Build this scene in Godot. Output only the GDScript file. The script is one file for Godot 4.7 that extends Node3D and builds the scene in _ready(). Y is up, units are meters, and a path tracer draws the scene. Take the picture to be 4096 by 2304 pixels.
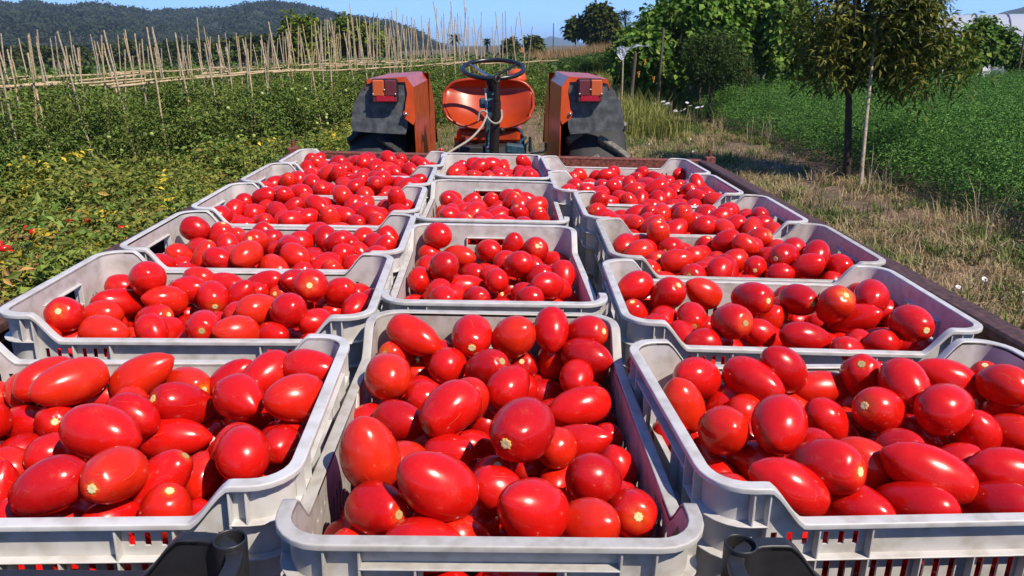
extends Node3D
# Tomato harvest: crates on a farm trailer behind a small orange tractor, fields and hills beyond.

class MB:
	var v := PackedVector3Array()
	var n := PackedVector3Array()
	var c := PackedColorArray()
	var uv := PackedVector2Array()
	var col := Color.WHITE

	func tri_n(a: Vector3, b: Vector3, d: Vector3, na: Vector3, nb: Vector3, nd: Vector3, ua := Vector2.ZERO, ub := Vector2.ZERO, ud := Vector2.ZERO) -> void:
		if (b - a).cross(d - a).dot(na + nb + nd) > 0.0:
			v.append(a); v.append(d); v.append(b)
			n.append(na); n.append(nd); n.append(nb)
			uv.append(ua); uv.append(ud); uv.append(ub)
		else:
			v.append(a); v.append(b); v.append(d)
			n.append(na); n.append(nb); n.append(nd)
			uv.append(ua); uv.append(ub); uv.append(ud)
		c.append(col); c.append(col); c.append(col)

	func quad_n(a: Vector3, b: Vector3, d: Vector3, e: Vector3, na: Vector3, nb: Vector3, nd: Vector3, ne: Vector3) -> void:
		tri_n(a, b, d, na, nb, nd)
		tri_n(a, d, e, na, nd, ne)

	func quad(a: Vector3, b: Vector3, d: Vector3, e: Vector3, nn: Vector3) -> void:
		tri_n(a, b, d, nn, nn, nn)
		tri_n(a, d, e, nn, nn, nn)

	func flat(a: Vector3, b: Vector3, d: Vector3, hint: Vector3) -> void:
		var nn := (b - a).cross(d - a).normalized()
		if nn.dot(hint) < 0.0:
			nn = -nn
		tri_n(a, b, d, nn, nn, nn)

	func box(ctr: Vector3, size: Vector3, bas := Basis.IDENTITY, bev := 0.002) -> void:
		var h := size * 0.5
		var k := minf(bev, minf(h.x, minf(h.y, h.z)) * 0.8)
		for ax in 3:
			for s in [-1.0, 1.0]:
				var u := (ax + 1) % 3
				var w := (ax + 2) % 3
				var pts: Array[Vector3] = []
				for q in [Vector2(-1, -1), Vector2(1, -1), Vector2(1, 1), Vector2(-1, 1)]:
					var p := Vector3.ZERO
					p[ax] = h[ax] * s
					p[u] = (h[u] - k) * q.x
					p[w] = (h[w] - k) * q.y
					pts.append(ctr + bas * p)
				var nn := Vector3.ZERO
				nn[ax] = s
				quad(pts[0], pts[1], pts[2], pts[3], (bas * nn).normalized())
		if k <= 0.0:
			return
		for ax in 3:
			var u := (ax + 1) % 3
			var w := (ax + 2) % 3
			for su in [-1.0, 1.0]:
				for sw in [-1.0, 1.0]:
					var pts: Array[Vector3] = []
					for q in [Vector2(-1, 0), Vector2(1, 0), Vector2(1, 1), Vector2(-1, 1)]:
						var p := Vector3.ZERO
						p[ax] = (h[ax] - k) * q.x
						p[u] = su * (h[u] if q.y < 0.5 else h[u] - k)
						p[w] = sw * (h[w] - k if q.y < 0.5 else h[w])
						pts.append(ctr + bas * p)
					var nn := Vector3.ZERO
					nn[u] = su
					nn[w] = sw
					quad(pts[0], pts[1], pts[2], pts[3], (bas * nn).normalized())
		for sx in [-1.0, 1.0]:
			for sy in [-1.0, 1.0]:
				for sz in [-1.0, 1.0]:
					var s := Vector3(sx, sy, sz)
					var a := ctr + bas * Vector3(sx * h.x, sy * (h.y - k), sz * (h.z - k))
					var b := ctr + bas * Vector3(sx * (h.x - k), sy * h.y, sz * (h.z - k))
					var d := ctr + bas * Vector3(sx * (h.x - k), sy * (h.y - k), sz * h.z)
					flat(a, b, d, bas * s)

	func tube(pts: Array, radii: Array, sides := 8, caps := true) -> void:
		var count := pts.size()
		var rings: Array = []
		var norms: Array = []
		var side := Vector3.ZERO
		for i in count:
			var t: Vector3 = (pts[mini(i + 1, count - 1)] - pts[maxi(i - 1, 0)]).normalized()
			if side == Vector3.ZERO:
				side = t.cross(Vector3.UP if absf(t.y) < 0.9 else Vector3.RIGHT).normalized()
			side = (side - t * side.dot(t)).normalized()
			var up := t.cross(side)
			var ring: Array[Vector3] = []
			var nr: Array[Vector3] = []
			for k in sides:
				var a := TAU * k / sides
				var d := side * cos(a) + up * sin(a)
				nr.append(d)
				ring.append(pts[i] + d * radii[mini(i, radii.size() - 1)])
			rings.append(ring)
			norms.append(nr)
		for i in count - 1:
			for k in sides:
				var m := (k + 1) % sides
				quad_n(rings[i][k], rings[i][m], rings[i + 1][m], rings[i + 1][k], norms[i][k], norms[i][m], norms[i + 1][m], norms[i + 1][k])
		if caps:
			for e in [0, count - 1]:
				var t: Vector3 = (pts[count - 1] - pts[count - 2]).normalized() if e > 0 else (pts[0] - pts[1]).normalized()
				for k in sides:
					tri_n(pts[e], rings[e][k], rings[e][(k + 1) % sides], t, t, t)

	func lathe(prof: Array, seg: int, xf := Transform3D.IDENTITY, closed := false) -> void:
		# prof: Vector2(radius, height) along +Y of xf
		var count := prof.size()
		var nn: Array[Vector2] = []
		for i in count:
			var t: Vector2
			if closed:
				t = prof[(i + 1) % count] - prof[(i + count - 1) % count]
			else:
				t = prof[mini(i + 1, count - 1)] - prof[maxi(i - 1, 0)]
			nn.append(Vector2(t.y, -t.x).normalized())
		for i in (count if closed else count - 1):
			var j := (i + 1) % count
			for k in seg:
				var a0 := TAU * k / seg
				var a1 := TAU * (k + 1) / seg
				var p := func(q: Vector2, a: float) -> Vector3: return xf * Vector3(q.x * cos(a), q.y, q.x * sin(a))
				var m := func(q: Vector2, a: float) -> Vector3: return (xf.basis * Vector3(q.x * cos(a), q.y, q.x * sin(a))).normalized()
				quad_n(p.call(prof[i], a0), p.call(prof[i], a1), p.call(prof[j], a1), p.call(prof[j], a0), m.call(nn[i], a0), m.call(nn[i], a1), m.call(nn[j], a1), m.call(nn[j], a0))

	func prism(poly: PackedVector2Array, depth: float, xf: Transform3D) -> void:
		# poly in xf's XY plane, extruded along +Z by depth
		var idx := Geometry2D.triangulate_polygon(poly)
		var z0 := Vector3(0, 0, 0)
		var z1 := Vector3(0, 0, depth)
		var fn := (xf.basis * Vector3(0, 0, 1)).normalized()
		for i in range(0, idx.size(), 3):
			var a := Vector3(poly[idx[i]].x, poly[idx[i]].y, 0)
			var b := Vector3(poly[idx[i + 1]].x, poly[idx[i + 1]].y, 0)
			var d := Vector3(poly[idx[i + 2]].x, poly[idx[i + 2]].y, 0)
			tri_n(xf * (a + z1), xf * (b + z1), xf * (d + z1), fn, fn, fn)
			tri_n(xf * (a + z0), xf * (b + z0), xf * (d + z0), -fn, -fn, -fn)
		var sgn := 1.0 if Geometry2D.is_polygon_clockwise(poly) else -1.0
		for i in poly.size():
			var a := poly[i]
			var b := poly[(i + 1) % poly.size()]
			var e := (b - a).normalized()
			var nn := (xf.basis * Vector3(-e.y, e.x, 0) * sgn).normalized()
			quad(xf * Vector3(a.x, a.y, 0), xf * Vector3(b.x, b.y, 0), xf * Vector3(b.x, b.y, depth), xf * Vector3(a.x, a.y, depth), nn)

	func blade(base: Vector3, dir: Vector3, up: Vector3, ln: float, wd: float, fold: float, droop: float) -> void:
		# a folded leaf of four triangles: base, two shoulders on each side of the rib, tip
		var d := dir.normalized()
		var sd := d.cross(up).normalized()
		var u := sd.cross(d).normalized()
		var mid := base + d * ln * 0.45 - u * droop * 0.25
		var tip := base + d * ln - u * droop
		var l := mid + sd * wd * 0.5 + u * fold
		var r := mid - sd * wd * 0.5 + u * fold
		flat(base, l, mid, u)
		flat(base, mid, r, u)
		flat(l, tip, mid, u)
		flat(mid, tip, r, u)

	func mesh() -> ArrayMesh:
		var a := []
		a.resize(Mesh.ARRAY_MAX)
		a[Mesh.ARRAY_VERTEX] = v
		a[Mesh.ARRAY_NORMAL] = n
		a[Mesh.ARRAY_COLOR] = c
		a[Mesh.ARRAY_TEX_UV] = uv
		var m := ArrayMesh.new()
		m.add_surface_from_arrays(Mesh.PRIMITIVE_TRIANGLES, a)
		return m


const CAM_H := 1.55
const TILT := 0.025
const RIM := 0.425
var rng := RandomNumberGenerator.new()
var M := {}
var ground_noise := FastNoiseLite.new()
var patch_noise := FastNoiseLite.new()
var used := {}


func lin(r: float, g: float, b: float) -> Color:
	return Color(r, g, b).linear_to_srgb()


func numbered(s: String) -> String:
	if not used.has(s):
		used[s] = 0
		return s
	used[s] += 1
	return "%s_%03d" % [s, used[s]]


func tag(o: Node, label: String, category := "", group := "", kind := "") -> void:
	if label: o.set_meta("label", label)
	if category: o.set_meta("category", category)
	if group: o.set_meta("group", group)
	if kind: o.set_meta("kind", kind)


func thing(called: String, label: String, category: String, xf := Transform3D.IDENTITY, group := "") -> Node3D:
	var o := Node3D.new()
	o.name = numbered(called)
	add_child(o, true)
	o.transform = xf
	tag(o, label, category, group)
	return o


func part(called: String, mesh: Mesh, mat: Material, parent: Node, xf := Transform3D.IDENTITY) -> MeshInstance3D:
	var o := MeshInstance3D.new()
	o.name = called
	o.mesh = mesh
	o.material_override = mat
	o.transform = xf
	parent.add_child(o, true)
	return o


func single(called: String, mesh: Mesh, mat: Material, label: String, category: String, xf := Transform3D.IDENTITY, group := "", kind := "") -> MeshInstance3D:
	var o := part(numbered(called), mesh, mat, self, xf)
	tag(o, label, category, group, kind)
	return o


func scatter(called: String, mesh: Mesh, mat: Material, xfs: Array, cols: Array, parent: Node, label := "", kind := "stuff") -> MultiMeshInstance3D:
	var mm := MultiMesh.new()
	mm.transform_format = MultiMesh.TRANSFORM_3D
	mm.use_colors = cols.size() > 0
	mm.mesh = mesh
	mm.instance_count = xfs.size()
	for i in xfs.size():
		mm.set_instance_transform(i, xfs[i])
		if cols.size() > 0:
			mm.set_instance_color(i, cols[i])
	var o := MultiMeshInstance3D.new()
	o.name = numbered(called) if parent == self else called
	o.multimesh = mm
	o.material_override = mat
	parent.add_child(o, true)
	tag(o, label, "", "", kind)
	return o


func rr(a: float, b: float) -> float:
	return rng.randf_range(a, b)


# ---------------------------------------------------------------- materials
func noise_tex(freq: float, lo: Color, hi: Color, size := 256, oct := 4, kind := FastNoiseLite.TYPE_SIMPLEX_SMOOTH, sd := 1) -> NoiseTexture2D:
	var fn := FastNoiseLite.new()
	fn.noise_type = kind
	fn.frequency = freq
	fn.fractal_octaves = oct
	fn.seed = sd
	var t := NoiseTexture2D.new()
	t.width = size
	t.height = size
	t.seamless = true
	t.noise = fn
	var g := Gradient.new()
	g.set_color(0, lo)
	g.set_color(1, hi)
	t.color_ramp = g
	return t


func mat(color: Color, rough := 0.6, metal := 0.0) -> StandardMaterial3D:
	var m := StandardMaterial3D.new()
	m.albedo_color = color
	m.roughness = rough
	m.metallic = metal
	m.vertex_color_use_as_albedo = true
	return m


func worn(color: Color, rough: float, tex: Texture2D, scale: float, world := true) -> StandardMaterial3D:
	var m := mat(color, rough)
	m.albedo_texture = tex
	m.uv1_triplanar = true
	m.uv1_world_triplanar = world
	m.uv1_scale = Vector3.ONE * scale
	return m


func leafy(color: Color, glow: Color, rough := 0.55) -> StandardMaterial3D:
	var m := mat(color, rough)
	m.backlight_enabled = true
	m.backlight = glow
	m.metallic_specular = 0.22
	return m


func make_materials() -> void:
	var grime := noise_tex(0.03, Color(0.86, 0.84, 0.81), Color(1, 1, 1), 512, 6)
	grime.color_ramp.set_offset(1, 0.60)
	M.grey_a = worn(lin(0.49, 0.48, 0.47), 0.5, grime, 1.7)
	M.grey_b = worn(lin(0.41, 0.395, 0.37), 0.55, grime, 2.1)
	M.grey_c = worn(lin(0.535, 0.53, 0.52), 0.48, grime, 1.3)
	M.black_plastic = worn(lin(0.018, 0.018, 0.020), 0.45, grime, 3.0)
	M.toms = []
	var skin := noise_tex(0.015, Color(0.92, 0.84, 0.80), Color(1, 1, 1), 256, 4)
	var dull := noise_tex(0.011, Color(0.46, 0.46, 0.46), Color(1, 1, 1), 256, 5, FastNoiseLite.TYPE_SIMPLEX_SMOOTH, 6)
	dull.color_ramp.set_offset(0, 0.35)
	var marks: Array = []
	for k in 3:
		marks.append(skin_marks(900 + k))
	var n := 0
	for k in [[0.66, 0.20, 0.030], [0.60, 0.14, 0.026], [0.69, 0.36, 0.028], [0.69, 0.52, 0.034], [0.52, 0.13, 0.028]]:
		var m := mat(lin(k[0] * 0.96, k[1], k[2]), 0.40)
		m.metallic_specular = 0.46
		m.albedo_texture = skin
		m.roughness_texture = dull
		m.uv1_scale = Vector3(1, 1, 1)
		m.detail_enabled = true
		m.detail_albedo = marks[n % 3]
		m.detail_uv_layer = BaseMaterial3D.DETAIL_UV_1
		M.toms.append(m)
		n += 1
	M.scar = mat(Color.WHITE, 0.8)
	M.scar_brown = mat(lin(0.62, 0.50, 0.40), 0.9)
	M.rust = worn(lin(0.27, 0.085, 0.055), 0.75, noise_tex(0.03, Color(0.45, 0.38, 0.36), Color(1.1, 1.0, 1.0), 512, 6), 3.0)
	M.rust_dark = worn(lin(0.13, 0.062, 0.052), 0.7, noise_tex(0.03, Color(0.45, 0.40, 0.38), Color(1, 1, 1), 512, 6, FastNoiseLite.TYPE_SIMPLEX_SMOOTH, 3), 3.0)
	M.orange = worn(lin(0.66, 0.085, 0.009), 0.34, noise_tex(0.01, Color(0.82, 0.78, 0.74), Color(1, 1, 1), 256, 5), 2.0)
	M.seat_orange = worn(lin(0.46, 0.050, 0.007), 0.36, noise_tex(0.01, Color(0.80, 0.76, 0.72), Color(1, 1, 1), 256, 5), 2.0)
	M.orange_dull = worn(lin(0.62, 0.090, 0.016), 0.32, noise_tex(0.015, Color(0.62, 0.58, 0.56), Color(1, 1, 1), 256, 5), 2.5)
	M.rubber = worn(lin(0.030, 0.031, 0.033), 0.7, noise_tex(0.02, Color(0.6, 0.6, 0.58), Color(1, 1, 1), 256, 5), 4.0)
	M.flap = worn(lin(0.14, 0.15, 0.158), 0.65, noise_tex(0.012, Color(0.55, 0.56, 0.56), Color(1, 1, 1), 256, 5, FastNoiseLite.TYPE_SIMPLEX_SMOOTH, 9), 5.0)
	M.dusty = worn(lin(0.30, 0.28, 0.23), 0.85, noise_tex(0.02, Color(0.45, 0.45, 0.45), Color(1, 1, 1), 256, 5), 6.0)
	M.blue = worn(lin(0.035, 0.115, 0.16), 0.45, noise_tex(0.02, Color(0.5, 0.5, 0.5), Color(1, 1, 1), 256, 5), 6.0)
	M.iron = worn(lin(0.045, 0.030, 0.026), 0.5, noise_tex(0.03, Color(0.5, 0.45, 0.42), Color(1, 1, 1), 256, 5), 8.0)
	M.iron.metallic = 0.4
	M.black = mat(lin(0.012, 0.012, 0.014), 0.3)
	M.dark = mat(lin(0.010, 0.010, 0.010), 0.7)
	M.chrome = mat(lin(0.7, 0.7, 0.7), 0.15, 1.0)
	M.amber = mat(lin(0.50, 0.085, 0.008), 0.12)
	M.amber.clearcoat_enabled = true
	M.red_lens = mat(lin(0.11, 0.008, 0.012), 0.12)
	M.red_lens.clearcoat_enabled = true
	M.reflector = mat(lin(0.36, 0.008, 0.022), 0.25)
	M.rope = worn(lin(0.50, 0.43, 0.36), 0.9, noise_tex(0.2, Color(0.6, 0.6, 0.6), Color(1, 1, 1), 128, 2), 20.0)
	M.cane = worn(lin(0.74, 0.60, 0.38), 0.6, noise_tex(0.03, Color(0.55, 0.5, 0.45), Color(1, 1, 1), 256, 4), 3.0)
	M.cane_old = worn(lin(0.58, 0.50, 0.38), 0.7, noise_tex(0.03, Color(0.55, 0.5, 0.45), Color(1, 1, 1), 256, 4, FastNoiseLite.TYPE_SIMPLEX_SMOOTH, 5), 3.0)
	M.ground = worn(Color.WHITE, 1.0, noise_tex(0.02, Color(0.55, 0.52, 0.48), Color(1.0, 1.0, 1.0), 512, 6), 0.7)
	M.leaf = leafy(Color.WHITE, lin(0.22, 0.34, 0.05))
	M.grape = leafy(Color.WHITE, lin(0.24, 0.40, 0.05))
	M.peach = leafy(Color.WHITE, lin(0.20, 0.26, 0.04), 0.4)
	M.alfalfa = leafy(Color.WHITE, lin(0.14, 0.26, 0.05))
	M.grass = leafy(Color.WHITE, lin(0.20, 0.20, 0.08), 0.7)
	M.tree = leafy(Color.WHITE, lin(0.12, 0.16, 0.03), 0.7)
	M.bark = worn(lin(0.075, 0.052, 0.038), 0.9, noise_tex(0.05, Color(0.5, 0.45, 0.4), Color(1, 1, 1), 256, 5), 8.0)
	M.bark_grey = worn(lin(0.16, 0.12, 0.09), 0.9, noise_tex(0.05, Color(0.5, 0.45, 0.4), Color(1, 1, 1), 256, 5, FastNoiseLite.TYPE_SIMPLEX_SMOOTH, 4), 8.0)
	M.plaster = mat(lin(0.62, 0.58, 0.52), 0.9)
	M.roof = worn(lin(0.42, 0.15, 0.06), 0.9, noise_tex(0.05, Color(0.6, 0.55, 0.5), Color(1, 1, 1), 128, 3), 0.8)
	M.pane = mat(lin(0.04, 0.05, 0.06), 0.2)
	M.film = mat(lin(0.50, 0.53, 0.58), 0.35)
	M.film.backlight_enabled = true
	M.film.backlight = lin(0.4, 0.42, 0.45)
	M.steel = mat(lin(0.42, 0.42, 0.42), 0.45, 0.6)
	M.tarp = worn(lin(0.030, 0.034, 0.045), 0.6, noise_tex(0.02, Color(0.5, 0.5, 0.5), Color(1, 1, 1), 128, 4), 1.0)
	M.sheet = worn(lin(0.68, 0.69, 0.70), 0.5, noise_tex(0.02, Color(0.7, 0.7, 0.7), Color(1, 1, 1), 128, 4), 1.5)
	M.white_petal = mat(lin(0.78, 0.74, 0.75), 0.7)
	M.white_petal.backlight_enabled = true
	M.white_petal.backlight = lin(0.4, 0.38, 0.38)
	M.hill = worn(Color.WHITE, 1.0, noise_tex(0.03, Color(0.55, 0.58, 0.55), Color(1, 1, 1), 512, 6, FastNoiseLite.TYPE_SIMPLEX_SMOOTH, 8), 0.012)


func skin_marks(sd: int) -> ImageTexture:
	# dust specks, pale scratches and healed scars of a field tomato, on a clear ground
	var r := RandomNumberGenerator.new()
	r.seed = sd
	var im := Image.create(512, 256, false, Image.FORMAT_RGBA8)
	im.fill(Color(0.72, 0.30, 0.20, 0.0))
	var dot := func(x: int, y: int, c: Color) -> void:
		if y >= 0 and y < 256:
			im.set_pixel(posmod(x, 512), y, c)
	for i in 620:
		dot.call(r.randi_range(0, 511), r.randi_range(0, 255), Color(0.88, 0.66, 0.50, r.randf_range(0.2, 0.85)))
	for i in 16:
		var p := Vector2(r.randf() * 512.0, r.randf_range(30, 226))
		var a := r.randf() * TAU
		var al := r.randf_range(0.12, 0.5)
		for k in r.randi_range(8, 46):
			a += r.randf_range(-0.15, 0.15)
			p += Vector2(cos(a), sin(a))
			dot.call(int(p.x), int(p.y), Color(0.80, 0.52, 0.36, al))
			if i % 3 == 0: dot.call(int(p.x) + 1, int(p.y), Color(0.80, 0.52, 0.36, al * 0.6))
	for i in 7:
		var c := Vector2(r.randf() * 512.0, r.randf_range(20, 236))
		var rad := r.randf_range(6.0, 22.0)
		for k in int(rad * rad * 0.9):
			var q := c + Vector2(r.randfn(), r.randfn()) * rad * 0.5
			dot.call(int(q.x), int(q.y), Color(0.80, 0.50, 0.40, r.randf_range(0.06, 0.40)))
	return ImageTexture.create_from_image(im)


# ---------------------------------------------------------------- terrain
func ground_y(x: float, f: float) -> float:
	var y := -0.03 * clampf(-3.0 - x, 0.0, 80.0) + 0.02 * clampf(x - 6.0, 0.0, 40.0)
	var rough := smoothstep(1.0, 3.0, absf(x) + maxf(0.0, f - 6.0))
	return y + 0.05 * rough * ground_noise.get_noise_2d(x * 9.0, f * 9.0) + 0.025 * rough * ground_noise.get_noise_2d(x * 40.0, f * 40.0)


func bare(x: float, f: float) -> float:
	return patch_noise.get_noise_2d(x * 15.0 + 300.0, f * 8.0 - 100.0)


func ground_color(x: float, f: float) -> Color:
	var p := patch_noise.get_noise_2d(x * 12.0, f * 12.0)
	var q := patch_noise.get_noise_2d(x * 45.0 + 90.0, f * 45.0)
	var soil := Color(0.19, 0.125, 0.080)
	var dry := Color(0.32, 0.225, 0.135)
	var green := Color(0.10, 0.12, 0.045)
	var c := soil
	if x > -1.0 and x < 4.6:
		dry = dry.lerp(Color(0.215, 0.140, 0.092), smoothstep(0.0, -0.16, bare(x, f)))
		c = dry.lerp(soil, clampf(0.45 + q * 0.9, 0.0, 1.0)).lerp(green, clampf(p * 1.3, 0.0, 0.6))
	elif x <= -1.0:
		c = soil.lerp(Color(0.24, 0.15, 0.095), clampf(0.5 + q, 0.0, 1.0)).lerp(green, clampf(p, 0.0, 0.4))
	else:
		c = green.lerp(soil, clampf(0.3 + q, 0.0, 1.0))
	if f > 40.0:
		c = c.lerp(Color(0.12, 0.12, 0.05).lerp(Color(0.20, 0.15, 0.07), clampf(0.5 + p, 0.0, 1.0)), smoothstep(40.0, 70.0, f))
	return c


func build_ground() -> void:
	var xs: Array[float] = []
	var fs: Array[float] = []
	for i in range(-70, 71):
		var t := absf(i) / 70.0
		xs.append(signf(i) * (t * 12.0 + pow(t, 6.0) * 3200.0))
	for i in 121:
		var t := i / 120.0
		fs.append(-12.0 + t * 44.0 + pow(t, 7.0) * 5200.0)
	var b := MB.new()
	var nx := xs.size()
	var pts: Array = []
	var nor: Array = []
	var col: Array = []
	for f in fs:
		for x in xs:
			pts.append(Vector3(x, ground_y(x, f), -f))
			var e := 0.15
			nor.append(Vector3(ground_y(x - e, f) - ground_y(x + e, f), 2.0 * e, ground_y(x, f + e) - ground_y(x, f - e)).normalized())
			col.append(ground_color(x, f))
	for j in fs.size() - 1:
		for i in nx - 1:
			var k := j * nx + i
			for tr in [[k, k + nx + 1, k + 1], [k, k + nx, k + nx + 1]]:
				for q in tr:
					b.v.append(pts[q]); b.n.append(nor[q]); b.c.append(col[q]); b.uv.append(Vector2.ZERO)
	# clockwise from above
	single("ground", b.mesh(), M.ground, "dry earth of the field and grassy track", "", Transform3D.IDENTITY, "", "structure")


# ---------------------------------------------------------------- crates
func crate_h(x: float, z: float) -> float:
	if absf(z) < 0.187:
		return 0.0
	var t := clampf((absf(x) - 0.195) / 0.04, 0.0, 1.0)
	return -0.043 * (1.0 - lerpf(t, t * t * (3.0 - 2.0 * t), 0.45))


func crate_path() -> Array:
	var out: Array = []
	var xs := [0.0, 0.06, 0.119, 0.15, 0.177, 0.186, 0.191, 0.196, 0.203, 0.209, 0.215, 0.221, 0.227, 0.234, 0.239, 0.245]
	var line: Array[float] = [-0.253]
	for i in range(xs.size() - 1, 0, -1): line.append(-xs[i])
	for x in xs: line.append(x)
	line.append(0.253)
	var zs: Array[float] = [0.118, 0.067, 0.0, -0.067, -0.118]
	for side in 2:
		var s := 1.0 if side == 0 else -1.0
		for x in line:
			out.append([Vector2(x * s, 0.188 * s), Vector2(0, s), crate_h(x, 0.188)])
		for k in range(1, 7):
			var a := PI / 2 - (PI / 2) * k / 6.0
			out.append([Vector2((0.253 + 0.035 * cos(a)) * s, (0.153 + 0.035 * sin(a)) * s), Vector2(cos(a), sin(a)) * s, 0.0])
		for z in zs:
			out.append([Vector2(0.288 * s, z * s), Vector2(s, 0), 0.0])
		for k in range(0, 6):
			var a := -(PI / 2) * k / 6.0
			out.append([Vector2((0.253 + 0.035 * cos(a)) * s, (-0.153 + 0.035 * sin(a)) * s), Vector2(cos(a), sin(a)) * s, 0.0])
	return out


func at_path(q: Array, o: float, y: float) -> Vector3:
	return Vector3(q[0].x + q[1].x * o, y, q[0].y + q[1].y * o)


func sweep(b: MB, path: Array, i0: int, count: int, prof: Array, follow: bool, y0: float) -> void:
	# prof: [offset, dy, n_out, n_up] open polyline in cross-section
	var n := path.size()
	var ring := func(i: int) -> Array:
		var q: Array = path[i % n]
		var a: Array = path[(i + n - 1) % n]
		var e: Array = path[(i + 1) % n]
		var h: float = q[2] if follow else 0.0
		var t := Vector3(e[0].x - a[0].x, (e[2] - a[2]) if follow else 0.0, e[0].y - a[0].y).normalized()
		var r: Array = []
		for p in prof:
			var nn := Vector3(q[1].x * p[2], p[3], q[1].y * p[2])
			nn = (nn - t * nn.dot(t)).normalized()
			r.append([at_path(q, p[0], y0 + h + p[1]), nn])
		return r
	var last: Array = ring.call(i0)
	for k in range(1, count + 1):
		var cur: Array = ring.call(i0 + k)
		for j in prof.size() - 1:
			b.quad_n(last[j][0], last[j + 1][0], cur[j + 1][0], cur[j][0], last[j][1], last[j + 1][1], cur[j + 1][1], cur[j][1])
		last = cur


func wall(b: MB, long: bool, s: float, us: Array, ys: Array, holes: Array) -> void:
	# a straight wall 2.5 mm thick with rectangular openings; holes: [u0, u1, y0, y1]
	var t := 0.0025
	var at := func(u: float, o: float, y: float) -> Vector3:
		return Vector3(u, y, (0.188 + o) * s) if long else Vector3((0.288 + o) * s, y, u)
	var nn := Vector3(0, 0, s) if long else Vector3(s, 0, 0)
	var open := func(u: float, y: float) -> bool:
		for h in holes:
			if u > h[0] and u < h[1] and y > h[2] and y < h[3]:
				return true
		return false
	for i in us.size() - 1:
		for j in ys.size() - 1:
			var u0: float = us[i]
			var u1: float = us[i + 1]
			var y0: float = ys[j]
			var y1: float = ys[j + 1]
			if open.call((u0 + u1) / 2, (y0 + y1) / 2):
				continue
			var ya := y1
			var yb := y1
			if j == ys.size() - 2:
				ya = crate_h(u0, 0.188) - 0.002 if long else -0.002
				yb = crate_h(u1, 0.188) - 0.002 if long else -0.002
			b.quad(at.call(u0, t, y0), at.call(u1, t, y0), at.call(u1, t, yb), at.call(u0, t, ya), nn)
			b.quad(at.call(u0, 0.0, y0), at.call(u1, 0.0, y0), at.call(u1, 0.0, yb), at.call(u0, 0.0, ya), -nn)
	for h in holes:
		var along := Vector3(1, 0, 0) if long else Vector3(0, 0, 1)
		b.quad(at.call(h[0], 0.0, h[2]), at.call(h[0], t, h[2]), at.call(h[0], t, h[3]), at.call(h[0], 0.0, h[3]), along)
		b.quad(at.call(h[1], 0.0, h[2]), at.call(h[1], t, h[2]), at.call(h[1], t, h[3]), at.call(h[1], 0.0, h[3]), -along)
		b.quad(at.call(h[0], 0.0, h[2]), at.call(h[1], 0.0, h[2]), at.call(h[1], t, h[2]), at.call(h[0], t, h[2]), Vector3.UP)
		b.quad(at.call(h[0], 0.0, h[3]), at.call(h[1], 0.0, h[3]), at.call(h[1], t, h[3]), at.call(h[0], t, h[3]), Vector3.DOWN)


func unique_sorted(a: Array) -> Array:
	a.sort()
	var out: Array = []
	for x in a:
		if out.is_empty() or x - out[-1] > 1e-5:
			out.append(x)
	return out


var crate_parts := {}


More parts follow.
